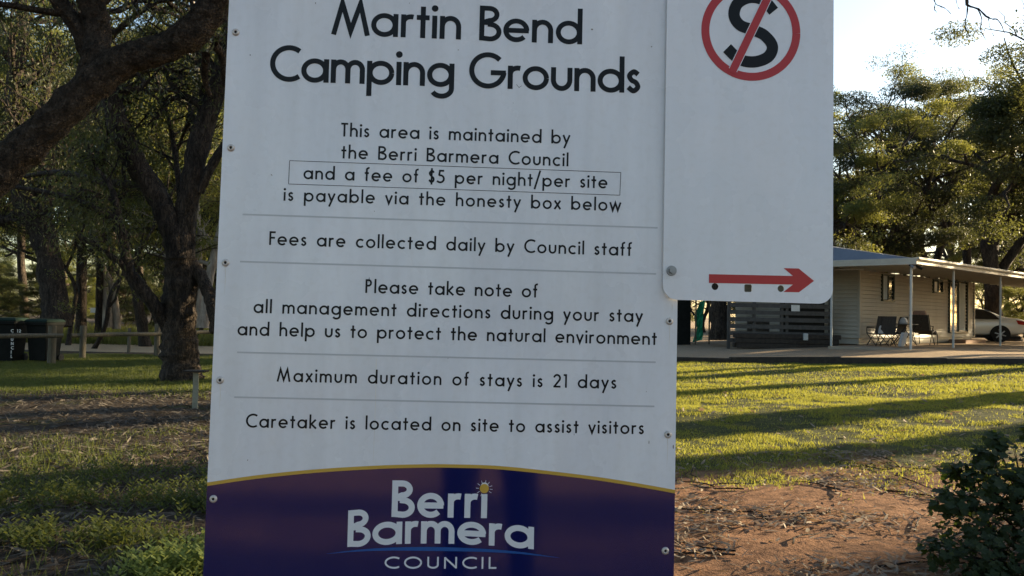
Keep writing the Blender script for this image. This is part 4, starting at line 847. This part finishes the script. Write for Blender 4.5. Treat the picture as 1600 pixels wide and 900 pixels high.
# ------------------------------------------------------------------ sedan
car = empty('parked_car', (0, 0, 0)); tag(car, 'white sedan parked beyond the far end of the cabin', 'car')
def carbody():
    # sections along x (0 rear .. 4.8 front): list of (x, zlow, zbelt, ztop, halfw_low, halfw_belt, halfw_top)
    S = [(0,.45,.78,.86,.70,.74,.60),(.10,.32,.84,.98,.80,.84,.66),(.35,.26,.88,1.02,.86,.89,.70),(.85,.24,.90,1.05,.88,.91,.70),(1.35,.22,.92,1.34,.89,.92,.60),(1.75,.22,.92,1.44,.89,.92,.58),(2.4,.22,.91,1.47,.89,.92,.58),(2.9,.22,.90,1.42,.89,.92,.58),(3.3,.22,.89,1.20,.89,.91,.62),(3.65,.22,.87,.97,.88,.90,.74),(4.2,.24,.80,.88,.86,.86,.68),(4.65,.28,.66,.74,.78,.76,.58),(4.8,.38,.58,.64,.60,.60,.45)]
    rings = []
    for x, zl, zb, zt, wl, wb, wt in S:
        r = [(-wl*.9, zl), (-wl, zl+.15), (-wb*1.0, (zl+zb)/2), (-wb*.98, zb-.03), (-wb*.92, zb+.01), (-(wb*.35+wt*.65), zb+(zt-zb)*.55), (-wt, zt-.03), (-wt*.5, zt), (0, zt+.012)]
        r = r+[(-y, z) for y, z in r[-2::-1]]; rings.append([(x, y, z) for y, z in r])
    return rings
b_ = MB(); b_.loft(carbody()); body = b_.build('body', M['car'], car, smooth=True)
sub = body.modifiers.new('sub', 'SUBSURF'); sub.levels = 2; sub.render_levels = 2
def gl(pts, side, nm='side_window', m='glass', t_=.02, y0=.0):
    b = MB(); r1 = [(x, side*(.94-(z-.9)*.52+y0+.004), z) for x, z in pts]; r0 = [(x, y-side*.05, z) for x, y, z in r1]; b.loft([r0, r1]); return b.build(nm, M[m], car)
for s_ in (-1, 1):
    gl([(1.02,.95),(1.30,1.22),(1.62,1.355),(1.98,1.37),(1.98,.95)], s_); gl([(2.05,.95),(2.05,1.375),(2.75,1.35),(3.28,.98),(3.28,.95)], s_)
    gl([(.03,.72),(.05,.88),(.42,.93),(.36,.76)], s_, 'tail_lamp', 'tail', y0=-.11)
    for x_ in (1.02, 3.86):
        wq = MB().cyl((x_, s_*.70, .32), (x_, s_*.945, .32), .325, n=28).build('tyre', M['rubber'], car)
        rim = MB().cyl((x_, s_*.93, .32), (x_, s_*.95, .32), .235, n=24).build('rim', M['rubber'], wq)
        for a_ in range(6):
            q = a_*math.pi/3+.3; MB().box((x_+.11*math.cos(q), s_*.957, .32+.11*math.sin(q)), (.19, .02, .055), mtx=None).build('spoke', M['alloy'], wq) if False else MB().cyl((x_, s_*.955, .32), (x_+.215*math.cos(q), s_*.955, .32+.215*math.sin(q)), .034, .024, 6).build('spoke', M['alloy'], wq)
        ar_ = MB(); ra = arc(x_, .32, .385, .385, -12, 192, 24)
        ar_.loft([[(x, s_*.90, z) for x, z in ra]+[(x_, s_*.90, .2)], [(x, s_*.935, z) for x, z in ra]+[(x_, s_*.935, .2)]]); ar_.build('wheel_arch', M['rubber'], car)
MB().poly([(.98, -.56, 1.08), (.98, .56, 1.08), (1.45, .50, 1.385), (1.45, -.50, 1.385)]).build('rear_window', M['glass'], car)
MB().box((.06, 0, .42), (.16, 1.5, .18), bevel=.04).build('bumper', M['car'], car)
MB().box((2.2, 0, .2), (3.9, 1.6, .1)).build('underbody', M['rubber'], car)
# rear wheel under px 1556; nose points away to the left
CY = 36.0; wxp = at(1556, 520, CY).x; cang = math.radians(160)
car.rotation_euler.z = cang; dx = Vector((math.cos(cang), math.sin(cang), 0)); car.location = Vector((wxp, CY, gzf(wxp, CY)-.0)) - dx*1.02
# ------------------------------------------------------------------ wheelie bins, rail fence, stake, far sign
def make_bin():
    t_ = empty('wheelie_bin', (0, 0, 0)); s = []
    b = MB(); b.loft([[(x*a, y*d, z) for x, y in ((-.5,-.5),(-.46,-.54),(.46,-.54),(.5,-.5),(.5,.5),(-.5,.5))] for a, d, z in ((.46,.48,.04),(.50,.53,.35),(.56,.62,.88),(.58,.66,.92),(.60,.68,.92),(.60,.68,.98))]); b.build('body', M['bin'], t_)
    b = MB(); b.loft([[(x*a, y*d-.01, z) for x, y in ((-.5,-.5),(.5,-.5),(.5,.5),(-.5,.5))] for a, d, z in ((.62,.72,.985),(.62,.72,1.01),(.56,.62,1.05),(.42,.45,1.065))]); b.build('lid', M['bin_lid'], t_)
    MB().cyl((-.24, .38, .98), (.24, .38, .98), .018, n=8).build('handle', M['bin'], t_)
    for s_ in (-.26, .26): MB().cyl((s_-.02, .27, .10), (s_+.02, .27, .10), .10, n=16).build('wheel', M['rubber'], t_)
    return t_
bin1 = make_bin(); q = at(11, 560, 21.3); bin1.location = (q.x, 21.3, gzf(q.x, 21.3)); bin1.rotation_euler.z = .08
bin1.scale = (1.18, 1.05, 1.06); G = 'dark wheelie bins behind the rail fence'
tag(bin1, 'dark wheelie bin lettered COUNCIL at the left frame edge', 'bin', G)
bin2 = copy_tree(bin1); q = at(69, 560, 21.5); bin2.location = (q.x, 21.5, gzf(q.x, 21.5)); bin2.rotation_euler.z = -.15; bin2.scale = (1.02, 1.0, 1.03)
tag(bin2, 'plain dark wheelie bin right of the lettered one', 'bin', G)
# COUNCIL running down the bin front, 12 beside the C
def bin_letter(polys, px, py, capm):
    q = at(px, py, 21.3); l = bin1.matrix_basis.inverted() @ Vector(q)
    return l
bpy.context.view_layer.update()
lp = []
tape = .075
z_top = (bin1.matrix_basis.inverted() @ at(18, 517, 21.0)).z; z_bot = (bin1.matrix_basis.inverted() @ at(18, 557, 21.0)).z
xl = (bin1.matrix_basis.inverted() @ at(18, 540, 20.97)).x
for k, chx in enumerate('COUNCIL'):
    lp.append((chx, xl, z_top+(z_bot-z_top)*k/6))
lp += [('1', xl+.125, z_top), ('2', xl+.165, z_top)]
bb = bmesh.new()
for n_, (chx, x, z) in enumerate(lp):
    for sx, st in enumerate(glyph(chx, .2)[1]):
        l, r = ribbon(st, .2)
        yf = lambda zz: -.335-.02*0-(.0)
        def P3(u_, v_):
            zz = z-.035+v_*tape; t2 = max(0, min(1, (zz-.35)/.53)); return (x-.03+u_*tape, -(.54*(.53+.09*t2))-.004-.0004*sx, zz)
        A = [bb.verts.new(P3(*q)) for q in l]; B = [bb.verts.new(P3(*q)) for q in r]
        for i in range(len(A)-1): bb.faces.new((A[i], B[i], B[i+1], A[i+1]))
mm = bpy.data.meshes.new('bin_lettering'); bb.to_mesh(mm); bb.free(); link('bin_lettering', mm, M['white_paint'], bin1)
fen = empty('rail_fence', at(130, 556, 23)); fen.location.z = 0; tag(fen, 'low round-rail timber fence along the sandy track', 'fence'); fl_ = fen.location
def fpost(px, pt_, Y, r=.085):
    q = at(px, 520, Y); zt = at(px, pt_, Y).z; g_ = gzf(q.x, Y)-.1
    o = MB().cyl((0, 0, 0), (0, 0, zt-g_), r, r*.94, 12).build('post', M['wood'], fen); o.location = (q.x-fl_.x, Y-fl_.y, g_)
for a in ((82,509,20.6,.095),(130,509,23,.085),(246,506,24.7,.085),(-60,512,19.2,.09),(372,503,26.6,.085),(202,512,26.5,.05)): fpost(*a)
def rail(a, b, r=.05):
    P, R = smooth_path([Vector(a)-fl_, (Vector(a)+Vector(b))/2-fl_+Vector((0,0,.012)), Vector(b)-fl_], [r, r*1.05, r*.95], 5); V, Fc = tube_arrays([(P, R)], 10, .03); link('rail', npmesh('rail', V, Fc, smooth=True), M['wood'], fen)
    for e_ in (P[0], P[-1]): pass
rail(at(-70,527,19.3), at(99,524.5,20.5), .055); rail(at(111,524.5,22.8), at(246,522,24.6), .058); rail(at(244,521.5,24.6), at(372,518,26.5), .055)
st = empty('marker_stake', (at(305,630,11.4).x, 11.4, gzf(at(305,630,11.4).x, 11.4))); tag(st, 'short pale stake with dark flat cap beside the board', 'stake')
ztp = at(307, 581, 11.4).z-st.location.z
MB().box((0, 0, ztp/2-.05), (.075, .03, ztp+.1), bevel=.004).build('stake', M['stake'], st); MB().box((0, 0, ztp+.01), (.29, .2, .022), bevel=.004).build('cap', M['wood_dark'], st)
fs = empty('small_sign', (at(152,500,44).x, 44, gzf(-22, 44))); tag(fs, 'small white sign on a post among the far trees', 'sign'); zz = at(152, 485, 44).z-fs.location.z
MB().box((0, 0, zz), (.75, .03, .26), bevel=.005).build('panel', M['white_paint'], fs); MB().cyl((0, .05, 0), (0, .05, zz+.1), .04, n=8).build('post', M['post'], fs)

# ------------------------------------------------------------------ ground vegetation and litter (stuff)
rg = np.random.default_rng(3)
def blades(n, xr, yr, dens, hgt, wid, name, m, label, cat, lean=.6, pw=1.0):
    Y = yr[0]+(yr[1]-yr[0])*rg.random(n)**pw; X = (xr[0]+(xr[1]-xr[0])*rg.random(n)); X = X*Y/ yr[1] if False else X
    keep = rg.random(n) < dens(X, Y); X = X[keep]; Y = Y[keep]; n = len(X); Z = gz(X, Y)-.004
    H = hgt*rg.uniform(.45, 1.35, n)*(.6+.8*vnoise(X, Y, .5, 9)); a = rg.uniform(0, 2*np.pi, n); b = rg.uniform(0, 2*np.pi, n); W = wid*rg.uniform(.6, 1.4, n); ln = lean*H*rg.uniform(.2, 1.2, n)
    P = np.stack([X, Y, Z], 1); s = np.stack([np.cos(a), np.sin(a), 0*a], 1)*W[:, None]/2; tp = P+np.stack([np.cos(b)*ln, np.sin(b)*ln, H], 1); mid = P+np.stack([np.cos(b)*ln*.35, np.sin(b)*ln*.35, H*.6], 1)
    V = np.stack([P-s, P+s, tp], 1).reshape(-1, 3)
    me = npmesh(name, V, np.arange(3*n).reshape(-1, 3)); o = link(name, me, m); tag(o, label, cat, kind='stuff'); return o
inview = lambda X, Y: (np.abs(X) < .66*Y+.4)
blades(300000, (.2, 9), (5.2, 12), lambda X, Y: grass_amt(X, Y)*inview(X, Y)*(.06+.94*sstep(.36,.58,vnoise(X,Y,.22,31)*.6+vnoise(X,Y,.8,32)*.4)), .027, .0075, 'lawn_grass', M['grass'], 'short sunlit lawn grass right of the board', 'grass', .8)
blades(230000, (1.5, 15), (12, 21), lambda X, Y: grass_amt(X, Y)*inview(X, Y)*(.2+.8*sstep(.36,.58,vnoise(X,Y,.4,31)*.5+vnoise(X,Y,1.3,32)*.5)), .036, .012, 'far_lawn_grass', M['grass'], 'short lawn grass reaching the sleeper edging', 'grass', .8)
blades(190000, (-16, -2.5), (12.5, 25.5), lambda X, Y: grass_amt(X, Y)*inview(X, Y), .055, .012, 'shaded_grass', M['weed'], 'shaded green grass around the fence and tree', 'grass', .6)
blades(22000, (-5.6, -.9), (4.0, 9), lambda X, Y: grass_amt(X, Y)*inview(X, Y), .075, .008, 'left_weeds', M['weed'], 'patchy weeds in the litter left of the board', 'weeds', .7)
blades(90000, (-40, -3), (31.8, 46), lambda X, Y: .8*inview(X, Y), .42, .035, 'dry_undergrowth', M['leaf_lit_gold'], 'tall dry undergrowth beyond the sandy track', 'undergrowth', .5)
# leaf litter
def litter(n, xr, yr, dens, name, label, L=.085, W=.012, tilt=.25, m='litter'):
    X = rg.uniform(*xr, n); Y = rg.uniform(*yr, n); k = rg.random(n) < dens(X, Y); X = X[k]; Y = Y[k]; n = len(X); a = rg.uniform(0, 2*np.pi, n); l = L*rg.uniform(.4, 1.5, n); w_ = W*rg.uniform(.5, 1.5, n); cv = rg.uniform(-.12, .12, n)
    d = np.stack([np.cos(a), np.sin(a), rg.normal(0, tilt, n)], 1); s = np.stack([-np.sin(a), np.cos(a), rg.normal(0, .5, n)], 1); P = np.stack([X, Y, gz(X, Y)+rg.uniform(.006, .022, n)], 1); V = []
    for u_, ww in ((-.5, .05), (-.2, .9), (.15, 1), (.5, .05)):
        c_ = P+d*(l*u_)[:, None]+s*(cv*l*(u_*u_-.1)*2)[:, None]+np.stack([0*X, 0*X, l*(.08-u_*u_*.2)], 1)*.5; V += [c_-s*(w_*ww/2)[:, None], c_+s*(w_*ww/2)[:, None]]
    V = np.stack(V, 1).reshape(-1, 3); b = np.arange(n)[:, None, None]*8; f = np.array([[0,1,3,2],[2,3,5,4],[4,5,7,6]])[None]; o = link(name, npmesh(name, V, (b+f).reshape(-1, 4)), M[m]); tag(o, label, 'leaf litter', kind='stuff')
litter(17000, (.2, 4.6), (3.2, 7.4), lambda X, Y: inview(X, Y)*(.12+.88*sstep(.42, .62, vnoise(X, Y, .5, 12))), 'leaf_litter', 'fallen gum leaves on the red dirt right of the board', .065, .010)
litter(2500, (.5, 10), (7, 17), lambda X, Y: inview(X, Y)*.5, 'scattered_leaves', 'pale fallen leaves scattered over the lawn', .08, .018)
litter(26000, (-9, -.8), (3.6, 13.5), lambda X, Y: inview(X, Y)*(.3+.7*vnoise(X, Y, .7, 13)), 'bark_litter', 'dry leaves and bark strips in the shade left of the board', .12, .013, m='litter_shade')
# sticks
def sticks(n, xr, yr, name, label):
    br = []
    for k in range(n):
        x = rg.uniform(*xr); y = rg.uniform(*yr); a = rg.uniform(0, 6.3); L = rg.uniform(.15, .55); pts = []
        for i in range(5): pts.append(np.array([x, y, gzf(x, y)+.012])); a += rg.normal(0, .25); x += math.cos(a)*L/4; y += math.sin(a)*L/4
        br.append((pts, [.006, .006, .005, .004, .002]))
    V, Fc = tube_arrays(br, 5); o = link(name, npmesh(name, V, Fc), M['bark']); tag(o, label, 'twigs', kind='stuff')
sticks(60, (.6, 4), (3.6, 6.8), 'fallen_twigs', 'thin dark twigs lying on the red dirt'); sticks(70, (-5, -1), (3.8, 10), 'fallen_sticks', 'thin sticks lying in the left leaf litter')
# leafy ground cover
def cover(n, spots_, name, label, hh=.13, m='weed'):
    C = []; N = []
    for k in range(n):
        cx, cy, rx, ry = spots_[rg.integers(len(spots_))]; x = cx+rg.normal(0, rx); y = cy+rg.normal(0, ry)
        if x > -1.02 and x < .9: continue
        z = gzf(x, y); L = hh*rg.uniform(.4, 1.3); dx_, dy_ = rg.normal(0, .35, 2); m_ = int(7+L*90)
        for i in range(m_):
            f = (i+1)/m_; a = i*2.4; C.append((x+dx_*L*f+.012*math.cos(a), y+dy_*L*f+.012*math.sin(a), z+L*f)); N.append((math.cos(a), math.sin(a), .75))
    C = np.array(C); N = np.array(N); d = N/np.linalg.norm(N, axis=1)[:, None]; s = np.cross(d, [0, 0, 1.]); s /= np.linalg.norm(s, axis=1)[:, None]; n = len(C); L = .033*rg.uniform(.7, 1.3, (n, 1)); W = .014*rg.uniform(.8, 1.3, (n, 1))
    V = np.stack([C, C+d*L*.45+s*W/2, C+d*L*.85+s*W*.42, C+d*L, C+d*L*.85-s*W*.42, C+d*L*.45-s*W/2], 1).reshape(-1, 3); o = link(name, npmesh(name, V, np.arange(6*n).reshape(-1, 6)), M[m]); tag(o, label, 'ground cover', kind='stuff')
cover(400, [(-1.42, 4.30, .12, .13), (-1.3, 4.5, .10, .14), (-1.62, 4.12, .12, .08)], 'ground_cover', 'sunlit-toned leafy ground cover beside the lower left board edge', .105, m='cover')
cover(850, [(-1.6, 5.5, .35, .2), (-2.3, 5.6, .5, .15), (-2.9, 6.4, .6, .3), (-1.6, 6.6, .35, .35), (-2.4, 4.6, .35, .12), (-3.4, 5.5, .4, .3), (-1.7, 7.6, .4, .4)], 'weed_patches', 'low leafy weeds scattered through the left litter', .10)

# ------------------------------------------------------------------ mallow shrub lower right
shr = empty('mallow_shrub', (2.64, 4.15, gzf(2.64, 4.15))); tag(shr, 'dark leafy shrub in the lower right corner', 'shrub'); shr.scale = (1, 1, .88)
def mallow_leaf():
    b = bmesh.new(); c = b.verts.new((0, 0, 0)); ring = []
    n = 15
    for k in range(n):
        a = math.radians(-150+300*k/(n-1)); r = .036*(1+.16*math.cos(5*math.radians(-150+300*k/(n-1))*1.2)+.05*(k % 2)); ring.append(b.verts.new((r*math.sin(a), r*math.cos(a)+.012, .30*r*abs(math.sin(a*2.2))+.004*(k % 2))))
    for A, B in zip(ring[:-1], ring[1:]): b.faces.new((c, B, A))
    me = bpy.data.meshes.new('leaf'); b.to_mesh(me); b.free(); me.materials.append(M['shrub']); return me
lm = mallow_leaf(); base = Vector(shr.location); stems = []; lf = []
sr_ = np.random.default_rng(8)
cl_ = [(-.30,-.05,.42,.20),(-.12,.0,.50,.18),(.10,-.05,.62,.18),(.02,-.2,.36,.28),(-.38,-.12,.24,.20),(.35,0,.55,.3),(.2,-.25,.3,.3),(-.1,-.3,.15,.28),(-.45,-.3,.10,.18),(.12,.02,.76,.07),(.5,-.2,.3,.30),(-.30,-.02,.60,.06),(-.52,-.1,.34,.08),(-.20,.05,.66,.05),(-.62,-.25,.12,.09),(.02,.1,.70,.06),(-.42,-.02,.50,.07),(-.5,-.4,.05,.10)]
for (x, y, z, r) in cl_:
    P = [np.array([sr_.normal(0, .06), sr_.normal(0, .06), -.05])]; 
    for i in range(1, 6): f = i/5; P.append(np.array([x*f+sr_.normal(0, .015), y*f+sr_.normal(0, .015), -.05+(z+.05)*f**.8]))
    stems.append((P, [.012,.010,.008,.006,.005,.003]))
    for k in range(int(40+900*r*r*4.6)):
        v = sr_.normal(0, 1, 3); v /= np.linalg.norm(v); p_ = np.array([x, y, z])+v*r*sr_.uniform(.45, 1.15)*np.array([1, 1, .9])
        if p_[2] < .02: continue
        lf.append((p_, v)); 
        if k % 7 == 0: stems.append(([np.array([x*.8, y*.8, z*.8]), (np.array([x, y, z])+p_)/2, p_], [.003, .0022, .0015]))
lf.sort(key=lambda q: q[0][1]+.3*q[0][0]-.3*q[0][2])
V, Fc = tube_arrays(stems, 5); link('stems', npmesh('stems', V, Fc), M['wood_dark'], shr)
lv = np.array([v.co[:] for v in lm.vertices]); lfc = np.array([p.vertices[:] for p in lm.polygons]); bigV = []; bigF = []; off = 0
for k, (p_, v) in enumerate(lf):
    nrm = Vector(v)*.8+Vector((0, -.25, .8))+Vector(sr_.normal(0, .35, 3)); q = nrm.to_track_quat('Z', 'Y').to_matrix() @ Matrix.Rotation(sr_.uniform(0, 6.3), 3, 'Z'); s = sr_.uniform(.28, .80)
    if k < 290:
        o = link('leaf', lm, None, shr); o.matrix_basis = Matrix.Translation(p_) @ q.to_4x4() @ Matrix.Diagonal((s, s, s, 1))
    else:
        bigV.append((lv*s) @ np.array(q).T + p_); bigF.append(lfc+off); off += len(lv)
o = link('foliage', npmesh('foliage', np.concatenate(bigV), np.concatenate(bigF)), M['shrub'], shr); o['kind'] = 'stuff'
print('TRIS', sum(len(m.polygons) for m in bpy.data.meshes))
